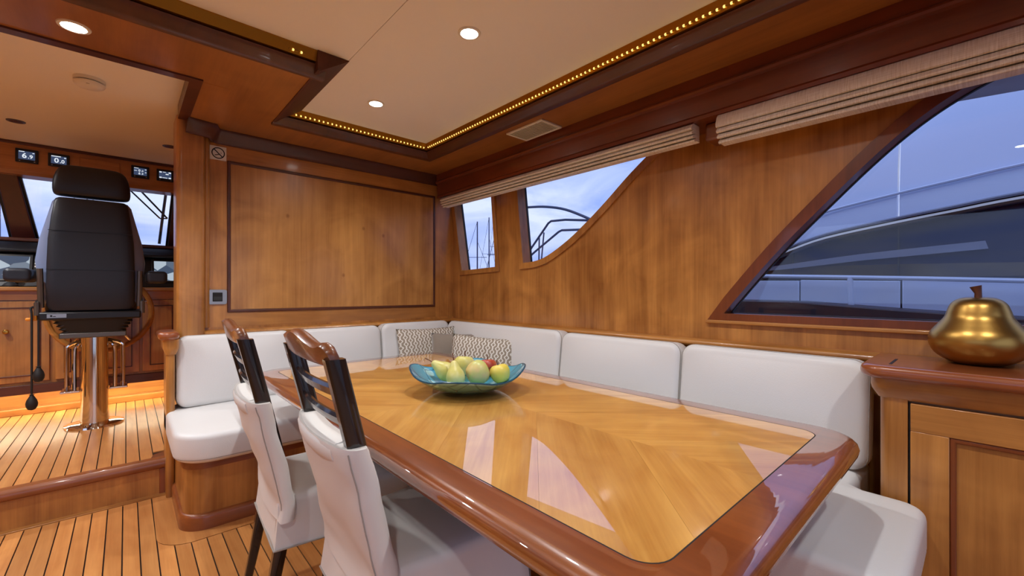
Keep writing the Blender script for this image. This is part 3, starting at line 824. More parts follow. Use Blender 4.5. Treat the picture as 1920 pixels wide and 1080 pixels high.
# wipers outside the windscreen
wp = thing('wiper', 'black windscreen wiper folded across the middle pane', 'wiper', (0.29, 5.3, 1.853))
MB().tube([(0.0, 5.22, 2.20), (0.298, 5.30, 1.853)], 0.008, 6).build('arm', 'black', wp)
MB().tube([(-0.06, 5.22, 2.17), (0.243, 5.30, 1.847)], 0.007, 6).build('arm', 'black', wp)
MB().tube([(0.298, 5.30, 1.853), (0.243, 5.30, 1.847)], 0.006, 6).build('link', 'black', wp)
MB().tube([(0.287, 5.31, 2.095), (0.262, 5.31, 1.86), (0.237, 5.31, 1.605)], 0.012, 6).build('blade', 'black', wp)

# ------------------------------------------------------------------ helm chair
HX, HY = -0.165, 4.20
hch = thing('helm_chair', 'black leather helm chair on a chrome pedestal, seen from behind', 'helm chair', (HX, HY, ZH))
def sel(cx, cy, z, rx, ry, n=4.0, k=28, tilt=0.0):
    out = []
    for i in range(k):
        a = 2 * PI * i / k
        c, s = math.cos(a), math.sin(a)
        out.append((cx + rx * math.copysign(abs(c) ** (2 / n), c), cy + ry * math.copysign(abs(s) ** (2 / n), s), z + tilt * ry * math.copysign(abs(s) ** (2 / n), s)))
    return out
CXB = -0.172
MB().loft([sel(CXB, 4.22, z, w / 2, d, n) for z, w, d, n in ((1.80, 0.30, 0.03, 3), (1.803, 0.37, 0.05, 3.5), (1.82, 0.395, 0.06, 4), (1.87, 0.40, 0.065, 4), (1.93, 0.385, 0.062, 4), (1.985, 0.35, 0.055, 3.5), (2.01, 0.30, 0.04, 3), (2.018, 0.22, 0.02, 3))]).build('headrest', 'bleather', hch, smooth=True, angle=None, sub=1)
back = MB().loft([sel(CXB, 4.185 + dy, z, w / 2, 0.045, 5) for z, w, dy in ((1.02, 0.41, 0.02), (1.05, 0.44, 0.01), (1.2, 0.445, 0.0), (1.34, 0.44, 0), (1.5, 0.43, 0), (1.65, 0.40, 0.005), (1.75, 0.375, 0.01), (1.775, 0.36, 0.015), (1.785, 0.33, 0.02))]).build('backrest', 'bleather', hch, smooth=True, angle=50)
for z in (1.295, 1.555):
    w = 0.437 if z < 1.4 else 0.42
    MB().box(CXB - w / 2, CXB + w / 2, 4.137, 4.142, z, z + 0.003).build('back_seam', 'black', back)
MB().loft([sel(CXB, 4.265 + dy, z, w / 2, 0.065, 3.2) for z, w, dy in ((1.02, 0.46, 0), (1.1, 0.49, 0), (1.25, 0.54, 0), (1.36, 0.56, 0), (1.5, 0.525, 0), (1.65, 0.455, 0), (1.76, 0.405, 0), (1.785, 0.37, 0))]).build('side_bolster', 'bolster', hch, smooth=True, angle=None)
for s in (-1, 1):
    xa = CXB + s * 0.345
    m = MB().pad(rrect(-0.062, 0.062, -0.045, 0.045, 0.028, 4), roundprof(0, 0.30, 0.02, 3))
    m.xf(Matrix.Translation((xa, 4.15, 1.255)) @ Matrix.Rotation(-PI / 2, 4, 'X')).build('armrest', 'bleather', hch, smooth=True)
    MB().tube([(CXB + s * 0.245, 4.19, 1.04), (CXB + s * 0.25, 4.18, 1.30)], 0.016, 8).build('arm_bracket', 'dark_grey', hch, smooth=True)
    MB().tube([(CXB + s * 0.262, 4.17, 0.99), (CXB + s * 0.262, 4.17, 1.07), (CXB + s * 0.25, 4.24, 1.10)], 0.014, 8).build('side_frame', 'dark_grey', hch, smooth=True)
MB().pad(rrect(CXB - 0.235, CXB + 0.235, 4.20, 4.58, 0.06), roundprof(1.0, 1.10, 0.03, 4), 0.01).build('seat', 'bleather', hch, smooth=True)
MB().box(CXB - 0.255, CXB + 0.255, 4.15, 4.52, 0.955, 1.01).build('seat_frame', 'black', hch, bevel=0.01)
pp = MB().box(CXB - 0.215, CXB - 0.125, 4.146, 4.151, 0.972, 0.998).build('name_plate', 'steel', hch)
MB().box(CXB - 0.200, CXB - 0.190, 4.1445, 4.147, 0.979, 0.991).build('mark', 'black', pp)
MB().box(CXB - 0.187, CXB - 0.174, 4.1445, 4.147, 0.979, 0.984).build('mark', 'black', pp)
bel = MB()
rings = []
for i in range(9):
    z = 0.955 - i * 0.0115
    w = (0.215 if i % 2 == 0 else 0.195) - i * 0.006
    rings.append(sel(CXB + 0.008, 4.33, z, w, 0.17 - i * 0.004, 8))
bel.loft(list(reversed(rings))).build('bellows', 'rubber', hch, smooth=True, angle=20)
MB().box(CXB - 0.165, CXB + 0.175, 4.19, 4.48, 0.825, 0.862).build('mounting_plate', 'dark_grey', hch, bevel=0.006)
MB().lathe([(0.078, 0.0), (0.074, 0.12), (0.070, 0.5), (0.070, 0.63)], (HX, 4.27, ZH), 32).build('pedestal', 'chrome', hch, smooth=True)
MB().pad([(HX + 0.16 * math.cos(2 * PI * i / 40), 4.27 + 0.16 * math.sin(2 * PI * i / 40)) for i in range(40)], [(0, ZH), (0.004, ZH + 0.012), (0.03, ZH + 0.018), (0.08, ZH + 0.022)]).build('base_plate', 'chrome', hch, smooth=True)
for s in (-1, 1):
    for (dx, y) in ((0.105, 4.30), (0.148, 4.40)):
        x0 = HX + s * dx
        MB().tube(catmull([(HX + s * 0.06, y + 0.02, 0.79), (x0 - s * 0.01, y, 0.76), (x0, y, 0.70), (x0, y, 0.45)], 5), 0.013, 10).build('foot_rail', 'chrome', hch, smooth=True)
    MB().box(HX + s * 0.125 - 0.05, HX + s * 0.125 + 0.05, 4.28, 4.44, 0.435, 0.45).build('foot_plate', 'chrome', hch, bevel=0.004)
MB().pad(rrect(CXB - 0.295, CXB - 0.262, 4.19, 4.22, 0.008, 3), roundprof(0.955, 1.01, 0.006, 3)).build('lever', 'orange', hch, smooth=True)
MB().box(CXB - 0.315, CXB - 0.28, 4.19, 4.215, 0.955, 0.975).build('lever_tab', 'orange', hch, bevel=0.006)
for (xx, zb) in ((CXB - 0.255, 0.595), (CXB - 0.285, 0.415)):
    h = MB().tube(catmull([(CXB - 0.24, 4.20, 1.05), (xx - 0.004, 4.19, 1.04), (xx, 4.18, 0.97), (xx, 4.18, zb + 0.05)], 5), 0.006, 8).build('hose', 'rubber', hch, smooth=True)
    MB().lathe([(0.001, -0.045), (0.018, -0.038), (0.027, -0.02), (0.029, 0.0), (0.024, 0.022), (0.014, 0.042), (0.008, 0.055), (0.015, 0.058), (0.001, 0.062)], (xx, 4.18, zb), 16).build('pump_bulb', 'rubber', h, smooth=True)

# ------------------------------------------------------------------ settee
sb = thing('bench_box', 'curved cherry base under the white L-shaped settee', 'settee base', (base_x0, base_y0, 0))
ol = [(base_x0 + 0.10 - 0.10 * math.cos(i * PI / 20), base_y0 + 0.10 - 0.10 * math.sin(i * PI / 20)) for i in range(11)]
XF = 1.36
pathb = [(base_x0, STEP - 0.05)] + ol + [(XF, base_y0), (XF, 0.22), (1.80, 0.22)]
MB().sweep(pathb, [(0.0, 0.0), (0.03, 0.0), (0.03, 0.34), (0.0, 0.34)]).build('panel', 'wall_z', sb, smooth=True)
MB().sweep(pathb, [(-0.016, 0.0), (0.004, 0.0), (0.004, 0.075), (-0.004, 0.075), (-0.012, 0.068), (-0.016, 0.055)]).build('plinth_trim', 'mid_x', sb, smooth=True, angle=50)
MB().sweep(pathb, [(-0.003, 0.29), (0.004, 0.29), (0.004, 0.34), (-0.003, 0.34)]).build('top_rail', 'mid_x', sb, smooth=True)
ep = thing('settee_end_post', 'cherry end post with rounded cap at the wheelhouse end of the settee', 'post', (0.17, 3.12, 0))
MB().pad(rrect(0.165, 0.205, 3.04, YB - 0.06, 0.019, 5), [(0, 0.0), (0, 0.80)]).build('post', 'wall_z', ep, smooth=True)
MB().pad(rrect(0.150, 0.225, 3.02, YB - 0.05, 0.03, 5), [(0.015, 0.795), (0.002, 0.83), (0, 0.88)]).build('collar', 'wall_z', ep, smooth=True)
MB().pad(rrect(0.128, 0.225, 2.995, YB - 0.05, 0.045, 6), roundprof(0.88, 0.925, 0.02, 4)).build('cap', 'mid_y', ep, smooth=True)

def seat_pad(name, outline, z0, z1, label, dome=0.012):
    o = MB().pad(dense(outline, 0.05), roundprof(z0, z1, 0.035, 5, 0.028), dome, 0.0, rings=14).build(name, 'leather', None, smooth=True, angle=None)
    tag(o, label, 'seat cushion', 'settee seat cushions')
    for zz_, ins in ((z1 - 0.018, 0.004), (z0 + 0.024, 0.002)):
        pts = offset_poly(dense(outline, 0.05), -ins - 0.002)
        MB().tube([(p[0], p[1], zz_) for p in pts], 0.0035, 5, closed=True).build('piping', 'seam', o, smooth=True)
    return o
seat_pad('seat_cushion', rrect(0.165, 1.29, 2.445, 3.24, (0.16, 0.03, 0.03, 0.05), 8), 0.335, 0.478, 'white leather seat cushion at the wheelhouse end of the settee')
seat_pad('seat_cushion', rrect(1.295, 2.22, 2.445, 3.24, 0.03), 0.335, 0.478, 'white leather seat cushion in the settee corner behind the table')
seat_pad('seat_cushion', [(1.345 - 0.05 * math.cos(i * PI / 10), 0.165 - 0.05 * math.sin(i * PI / 10)) for i in range(6)] + [(1.80 + 0.065 * math.sin(i * PI / 12), 0.18 - 0.065 * math.cos(i * PI / 12)) for i in range(7)] + [(1.866, 0.27), (1.885, 0.30), (2.17, 0.30), (2.20, 0.33), (2.20, 2.41), (2.17, 2.44), (1.325, 2.44), (1.295, 2.41)], 0.335, 0.478, 'white leather seat cushion along the window side beside the cabinet')

def back_cushion(u0, u1, side, label, z0=0.468, z1=0.882, th=0.13):
    # u runs along the wall; the cushion leans back a little
    L = u1 - u0
    m = MB().pad(dense(rrect(0, L, 0, z1 - z0, 0.06, 6), 0.025), roundprof(0, th, 0.035, 5), 0.022, 0.004, rings=16)
    lean = math.radians(7)
    if side == 'front':
        M_ = Matrix.Translation((u0, YB - 0.082, z0)) @ Matrix.Rotation(-lean, 4, 'X') @ Matrix(((1, 0, 0, 0), (0, 0, -1, 0), (0, 1, 0, 0), (0, 0, 0, 1)))
        loc = (u0, YB - 0.15, z0)
    else:
        M_ = Matrix.Translation((XW - 0.082, u1, z0)) @ Matrix.Rotation(lean, 4, 'Y') @ Matrix(((0, 0, -1, 0), (-1, 0, 0, 0), (0, 1, 0, 0), (0, 0, 0, 1)))
        loc = (XW - 0.15, u0, z0)
    M_ = M_ @ Matrix.Translation((0, 0, 0.004))
    # lean pushes the foot of the cushion forward
    Ms = Matrix.Translation(((0, -0.05, 0) if side == 'front' else (-0.05, 0, 0)))
    m.xf(Ms @ M_)
    o = m.build('back_cushion', 'leather', None, smooth=True, angle=None)
    tag(o, label, 'back cushion', 'settee back cushions')
    pts = offset_poly(dense(rrect(0, L, 0, z1 - z0, 0.06, 6), 0.04), -0.004)
    MB().tube([tuple(Ms @ M_ @ Vector((p[0], p[1], th - 0.022))) for p in pts], 0.003, 5, closed=True).build('piping', 'seam', o, smooth=True)
    return o
back_cushion(0.21, 0.825, 'front', 'white leather back cushion at the wheelhouse end, behind the far chair')
back_cushion(0.83, 1.445, 'front', 'white leather back cushion below the panel, second from the wheelhouse')
back_cushion(1.45, 2.07, 'front', 'white leather back cushion beside the bulkhead corner, behind the patterned pillow', z1=0.892)
back_cushion(1.795, 3.08, 'right', 'white leather back cushion below the two small windows', z1=0.89)
back_cushion(1.01, 1.79, 'right', 'white leather back cushion in the middle of the window side')
back_cushion(0.28, 1.005, 'right', 'large white leather back cushion next to the cabinet')

# ------------------------------------------------------------------ pillows
def pillow(w, h, th, M_, mat, label, seed):
    rnd = random.Random(seed)
    n = 16
    mb = MB()
    vs = []
    for side in (1, -1):
        for j in range(n + 1):
            for i in range(n + 1):
                u, v = 2 * i / n - 1, 2 * j / n - 1
                e = (max(0, 1 - abs(u) ** 2.4) * max(0, 1 - abs(v) ** 2.4)) ** 0.5
                pin = 1 - 0.07 * (1 - u * u) * abs(v) ** 3
                pin2 = 1 - 0.05 * (1 - v * v) * abs(u) ** 3
                wr_ = 0.006 * noise.noise(Vector((u * 2.2 + seed, v * 2.2, side)))
                vs.append((u * w / 2 * pin2, side * (th / 2 * e + wr_ * e), v * h / 2 * pin))
    fs = []
    K = (n + 1) ** 2
    for s in range(2):
        for j in range(n):
            for i in range(n):
                a = s * K + j * (n + 1) + i
                fs.append((a, a + 1, a + n + 2, a + n + 1))
    mb.add(vs, fs)
    o = mb.build('pillow', mat, None, smooth=True, angle=None)
    o.matrix_basis = M_
    return tag(o, label, 'pillow', 'scatter pillows in the settee corner')
RX = lambda a: Matrix.Rotation(math.radians(a), 4, 'X')
RY_ = lambda a: Matrix.Rotation(math.radians(a), 4, 'Y')
RZ = lambda a: Matrix.Rotation(math.radians(a), 4, 'Z')
T = lambda *a: Matrix.Translation(a)
pillow(0.50, 0.36, 0.13, T(1.78, 2.955, 0.685) @ RZ(-8) @ RX(-14), 'chain', 'chain-patterned pillow leaning on the bulkhead cushion, leftmost of the pillows', 1)
pillow(0.46, 0.34, 0.12, T(1.93, 2.74, 0.655) @ RZ(-44) @ RX(-10), 'taupe', 'plain taupe pillow squeezed between the two chain-patterned pillows', 2)
pillow(0.50, 0.33, 0.14, T(1.88, 2.40, 0.665) @ RZ(-56) @ RX(-16) @ RY_(4), 'chain', 'chain-patterned pillow in front, behind the fruit bowl', 3)

# ------------------------------------------------------------------ cabinet and golden pear
cb = thing('cabinet', 'cherry side cabinet with panelled door at the right edge', 'cabinet', (2.06, -0.5, 0))
CF = 1.885
MB().box(CF + 0.02, XW, -1.35, 0.215, 0, 0.86).build('body', 'wall_z', cb)
MB().pad(rrect(CF - 0.004, CF + 0.06, 0.165, 0.236, (0.0, 0.0, 0.0, 0.03), 6), [(0, 0.0), (0, 0.80)]).build('corner_post', 'wall_z', cb, smooth=True)
MB().pad(rrect(CF - 0.022, XW, -1.35, 0.262, (0, 0, 0, 0.05), 8), [(0.02, 0.795), (0.004, 0.82), (0, 0.835), (0, 0.862)]).build('apron', 'wall_y', cb, smooth=True, angle=50)
tp = MB().pad(rrect(CF - 0.052, XW, -1.35, 0.288, (0, 0, 0, 0.07), 8), roundprof(0.862, 0.905, 0.018, 5)).build('worktop', 'mid_y', cb, smooth=True, angle=50)
MB().box(CF + 0.02, 2.06, 0.206, 0.214, 0.9045, 0.9056).build('inlay_line', 'gap', tp)
dr = MB().box(CF, CF + 0.022, -0.62, 0.158, 0.03, 0.788).build('door', 'wall_z', cb)
for (a, b, c, d, nm, mt) in ((-0.62, 0.158, 0.70, 0.788, 'door_rail', 'wall_y'), (-0.62, 0.158, 0.03, 0.12, 'door_rail', 'wall_y'), (0.07, 0.158, 0.12, 0.70, 'door_stile', 'wall_z'), (-0.62, -0.53, 0.12, 0.70, 'door_stile', 'wall_z')):
    MB().box(CF - 0.012, CF + 0.005, a, b, c, d).build(nm, mt, dr, bevel=0.002)
MB().plate([(-0.53, 0.12), (0.07, 0.12), (0.07, 0.70), (-0.53, 0.70)], [[(-0.515, 0.135), (0.055, 0.135), (0.055, 0.685), (-0.515, 0.685)]], CF - 0.009, CF + 0.004, 'x').build('door_bead', 'dark_z', dr, bevel=0.004)
MB().box(CF - 0.0005, CF + 0.002, 0.158, 0.163, 0.03, 0.79).build('door_gap', 'gap', cb)

pr = thing('golden_pear', 'large squat golden pear ornament on the cabinet', 'ornament', (2.10, 0.012, 0.905))
pc = (2.125, 0.012, 0.905)
MB().lathe(catmull([(0.002, 0.004), (0.04, 0.0), (0.075, 0.008), (0.108, 0.035), (0.122, 0.070), (0.117, 0.103), (0.097, 0.133), (0.081, 0.157), (0.074, 0.180), (0.065, 0.203), (0.047, 0.219), (0.022, 0.224), (0.006, 0.219), (0.001, 0.217)], 4), pc, 40).build('body', 'gold', pr, smooth=True, angle=None)
MB().tube([(pc[0], pc[1], pc[2] + 0.213), (pc[0] + 0.002, pc[1], pc[2] + 0.238), (pc[0] + 0.004, pc[1] + 0.004, pc[2] + 0.254), (pc[0] + 0.004, pc[1] + 0.006, pc[2] + 0.262)], [0.010, 0.009, 0.013, 0.015], 10).build('stem', 'stemw', pr, smooth=True)

# ------------------------------------------------------------------ roman blinds
def blind(y0, y1, z0, n, h, label, proud=0.0):
    t = thing('roman_blind', label, 'blind', (2.09, 0.5 * (y0 + y1), z0), group='roman blinds')
    top = 1.974
    zz = top
    for k in range(n):
        hh = h[k]
        f = k / (n - 1)
        xo = 2.046 - proud + 0.030 * f ** 2
        p = [(xo + 0.022, zz), (xo + 0.008, zz - 0.25 * hh), (xo - 0.004, zz - 0.78 * hh), (xo - 0.002, zz - hh), (xo + 0.008, zz - hh - 0.002), (xo + 0.024, zz - hh + 0.004), (2.13, zz - hh + 0.003), (2.13, zz)]
        m = MB()
        st_ = 14
        rings = []
        for i in range(st_ + 1):
            y = y0 + (y1 - y0) * i / st_
            d = 0.0025 * noise.noise(Vector((y * 3, k * 2.1, 5)))
            rings.append([(a + d, y, b + d * 0.5) for a, b in p])
        m.loft(rings)
        m.build('fold', 'linen', t, smooth=True, angle=40)
        zz -= hh - 0.003
blind(0.955, 3.20, 1.89, 4, (0.034, 0.022, 0.02, 0.018), 'linen roman blind pulled up above the two small windows')
blind(-1.5, 0.835, 1.84, 4, (0.062, 0.028, 0.026, 0.024), 'linen roman blind pulled up above the large window', 0.012)

# ------------------------------------------------------------------ dining table
TX0, TX1, TY0, TY1, TZ = 0.505, 1.665, 0.235, 2.66, 0.72
IX0, IX1, IY0, IY1 = 0.60, 1.565, 0.335, 2.555
dt = thing('dining_table', 'varnished cherry dining table with diamond-matched veneer top', 'table', (1.08, 1.45, 0))
outer = dense(rrect(TX0, TX1, TY0, TY1, 0.13, 10), 0.08)
inner = dense(rrect(IX0, IX1, IY0, IY1, 0.055, 8), 0.08)
def ring_top():
    # border: bullnose outside, flat top, cut out for the veneer field
    m = MB()
    k = 8
    profo = [(0.03, TZ - 0.052), (0.012, TZ - 0.049), (0.003, TZ - 0.040), (0.0, TZ - 0.026), (0.004, TZ - 0.013), (0.014, TZ - 0.004), (0.030, TZ)]
    n = len(outer)
    rings = []
    for ins, z in profo:
        q = offset_poly(outer, -ins) if ins else outer
        rings.append([(p[0], p[1], z) for p in q])
    m.loft(rings, cap=False)
    q = offset_poly(outer, -0.030)
    tri = tessellate_polygon([[Vector((p[0], p[1], 0)) for p in q], [Vector((p[0], p[1], 0)) for p in inner]])
    allp = q + inner
    m.add([(p[0], p[1], TZ) for p in allp], [tuple(t) for t in tri])
    tri = tessellate_polygon([[Vector((p[0], p[1], 0)) for p in q]])
    m.add([(p[0], p[1], TZ - 0.052) for p in q], [tuple(t) for t in tri])
    m.add([(p[0], p[1], TZ) for p in inner] + [(p[0], p[1], TZ - 0.004) for p in inner], [(i, (i + 1) % len(inner), len(inner) + (i + 1) % len(inner), len(inner) + i) for i in range(len(inner))])
    return m
bd = ring_top().build('border', 'border', dt, smooth=True, angle=45)
MB().plate(offset_poly(inner, 0.0012), [offset_poly(inner, -0.0016)], TZ - 0.003, TZ + 0.0002, 'z').build('inlay_line', 'gap', dt)
CXT, CYT = 0.5 * (IX0 + IX1), 0.5 * (IY0 + IY1)
field = offset_poly(inner, -0.0016)
for (sx, sy) in ((-1, -1), (1, -1), (-1, 1), (1, 1)):
    quad = clip(field, -sx, 0, -sx * CXT)
    quad = clip(quad, 0, -sy, -sy * CYT)
    # strips run along (sx, sy) away from the table centre
    nx, ny = -sy / math.sqrt(2), sx / math.sqrt(2)
    vals = [nx * (p[0] - CXT) + ny * (p[1] - CYT) for p in quad]
    lo, hi = min(vals), max(vals)
    wstrip = 0.268
    k0, k1 = math.floor(lo / wstrip), math.ceil(hi / wstrip)
    for k in range(k0, k1):
        cc = nx * CXT + ny * CYT
        st_ = clip(quad, nx, ny, cc + (k + 1) * wstrip - 0.0002)
        st_ = clip(st_, -nx, -ny, -(cc + k * wstrip + 0.0002))
        if len(st_) < 3: continue
        ang = math.atan2(sy, sx)
        Rm = Matrix.Rotation(-ang, 4, 'Z')
        loc = [tuple((Rm @ Vector((p[0], p[1], 0)))[:2]) for p in st_]
        o = MB().prism(loc, TZ - 0.004, TZ).build('veneer_leaf', 'veneer', None)
        o.parent = dt
        o.matrix_parent_inverse = dt.matrix_basis.inverted()
        o.matrix_basis = Matrix.Rotation(ang, 4, 'Z')
for y in (0.85, 2.05):
    MB().pad(rrect(0.98, 1.18, y - 0.14, y + 0.14, 0.06), [(0, 0.06), (0, TZ - 0.09)]).build('pedestal', 'wall_z', dt, smooth=True, angle=50)
    MB().pad(rrect(0.86, 1.26, y - 0.18, y + 0.18, 0.04), [(0, 0.0), (0, 0.05), (0.02, 0.065)]).build('foot', 'dark_x', dt, smooth=True, angle=50)
MB().box(0.72, 1.42, 0.55, 2.35, TZ - 0.11, TZ - 0.05).build('frame', 'dark_y', dt, bevel=0.006)

# ------------------------------------------------------------------ bowl and fruit
BX, BY = 1.106, 1.508
bw = thing('fruit_bowl', 'wavy-edged teal glass bowl of fruit on the table', 'bowl', (BX, BY, TZ))
def bowl_surf(off, flip=False):
    n, m = 64, 12
    rings = []
    for j in range(m + 1):
        t = j / m
        r = 0.078 + (0.244 - 0.078) * (t ** 0.85)
        rg = []
        for i in range(n):
            a = 2 * PI * i / n + math.radians(-42)
            lob = math.cos(4 * (a - math.radians(48))) * (1 - 0.45 * max(0, -math.cos(a - math.radians(48))))
            lob = math.copysign(abs(lob) ** 0.7, lob)
            rr_ = r * (1 + 0.028 * t * t * lob) - off * 0.6
            fr_ = max(0, -math.cos(a - math.radians(48)))
            z = 0.006 + 0.078 * t ** 1.7 + 0.016 * t ** 3 * lob - 0.010 * t ** 2 * fr_ ** 2 + 0.006 * t ** 3 * math.cos(2 * a + 1)
            rg.append((BX + rr_ * math.cos(a), BY + rr_ * math.sin(a), TZ + z + off))
        rings.append(rg)
    return rings
ro, ri = bowl_surf(0.0), bowl_surf(0.0055)
base_ring = [(p[0] * 0.9 + BX * 0.1, p[1] * 0.9 + BY * 0.1, TZ + 0.0008) for p in ro[0]]
mo_ = MB().loft([base_ring] + ro + [ri[-1]], cap=False)
n_ = len(base_ring); mo_.add(base_ring + [(BX, BY, TZ + 0.0008)], [(i, (i + 1) % n_, n_) for i in range(n_)])
mo_.build('outside', 'bowl_out', bw, smooth=True, angle=None)
mi_ = MB().loft(ri, cap=False)
mi_.add(ri[0] + [(BX, BY, TZ + 0.0115)], [(i, (i + 1) % n_, n_) for i in range(n_)])
mi_.build('inside', 'bowl_in', bw, smooth=True, angle=None)
MB().tube([((a[0] + b[0]) / 2, (a[1] + b[1]) / 2, (a[2] + b[2]) / 2) for a, b in zip(ro[-1], ri[-1])], 0.0036, 6, closed=True).build('rim', plain('bowl_rim', srgb(30, 74, 96), 0.25), bw, smooth=True)

APPLE = catmull([(0.002, -0.028), (0.010, -0.033), (0.022, -0.032), (0.034, -0.018), (0.040, 0.002), (0.037, 0.020), (0.026, 0.032), (0.014, 0.033), (0.006, 0.026), (0.001, 0.022)], 3)
PEAR = catmull([(0.002, -0.034), (0.014, -0.036), (0.030, -0.027), (0.038, -0.006), (0.034, 0.016), (0.024, 0.034), (0.018, 0.048), (0.013, 0.060), (0.006, 0.066), (0.001, 0.067)], 3)
def fruit_thing(kind, pos, tilt, az, s, mat, label):
    t = thing(kind, label, 'fruit', pos, 0, 'fruit in the bowl', local=True)
    t.rotation_euler = (Matrix.Rotation(az, 4, 'Z') @ Matrix.Rotation(tilt, 4, 'Y')).to_euler()
    P = PEAR if kind == 'pear' else APPLE
    MB().lathe([(r * s, z * s) for r, z in P], n=24).build('flesh', mat, t, smooth=True, angle=None)
    z0 = 0.066 if kind == 'pear' else 0.022
    MB().tube([(0, 0, z0 * s), (0.001, 0.001, (z0 + 0.016) * s), (0.004, 0.002, (z0 + 0.032) * s)], [0.0024, 0.002, 0.0028], 6).build('stem', 'stemw', t, smooth=True)
    return t
yg = fruit('pear_skin', srgb(206, 196, 104), srgb(226, 218, 150))
ag = fruit('apple_skin_green', srgb(196, 196, 110), srgb(222, 190, 128), 14)
ay = fruit('apple_skin_yellow', srgb(232, 206, 84), srgb(236, 216, 120))
ar = fruit('apple_skin_red', srgb(176, 66, 44), srgb(206, 120, 70), 16)
fruit_thing('pear', (1.060, 1.615, TZ + 0.072), math.radians(58), math.radians(126), 1.12, yg, 'yellow-green pear with dark stem at the left of the bowl')
fruit_thing('pear', (1.035, 1.500, TZ + 0.068), math.radians(24), math.radians(70), 1.05, yg, 'yellow-green pear standing next to the blushed green apple')
fruit_thing('apple', (1.128, 1.470, TZ + 0.078), math.radians(72), math.radians(-18), 1.32, ag, 'large green apple with pink blush at the front of the bowl')
fruit_thing('apple', (1.170, 1.625, TZ + 0.084), math.radians(8), 0.4, 1.22, yg, 'pale yellow apple at the back of the bowl with its stem upright')
fruit_thing('apple', (1.262, 1.565, TZ + 0.070), math.radians(10), 0.9, 1.12, ar, 'red apple half hidden at the back of the bowl')
fruit_thing('apple', (1.215, 1.420, TZ + 0.070), math.radians(15), 2.0, 1.12, ay, 'bright yellow apple at the right of the bowl')

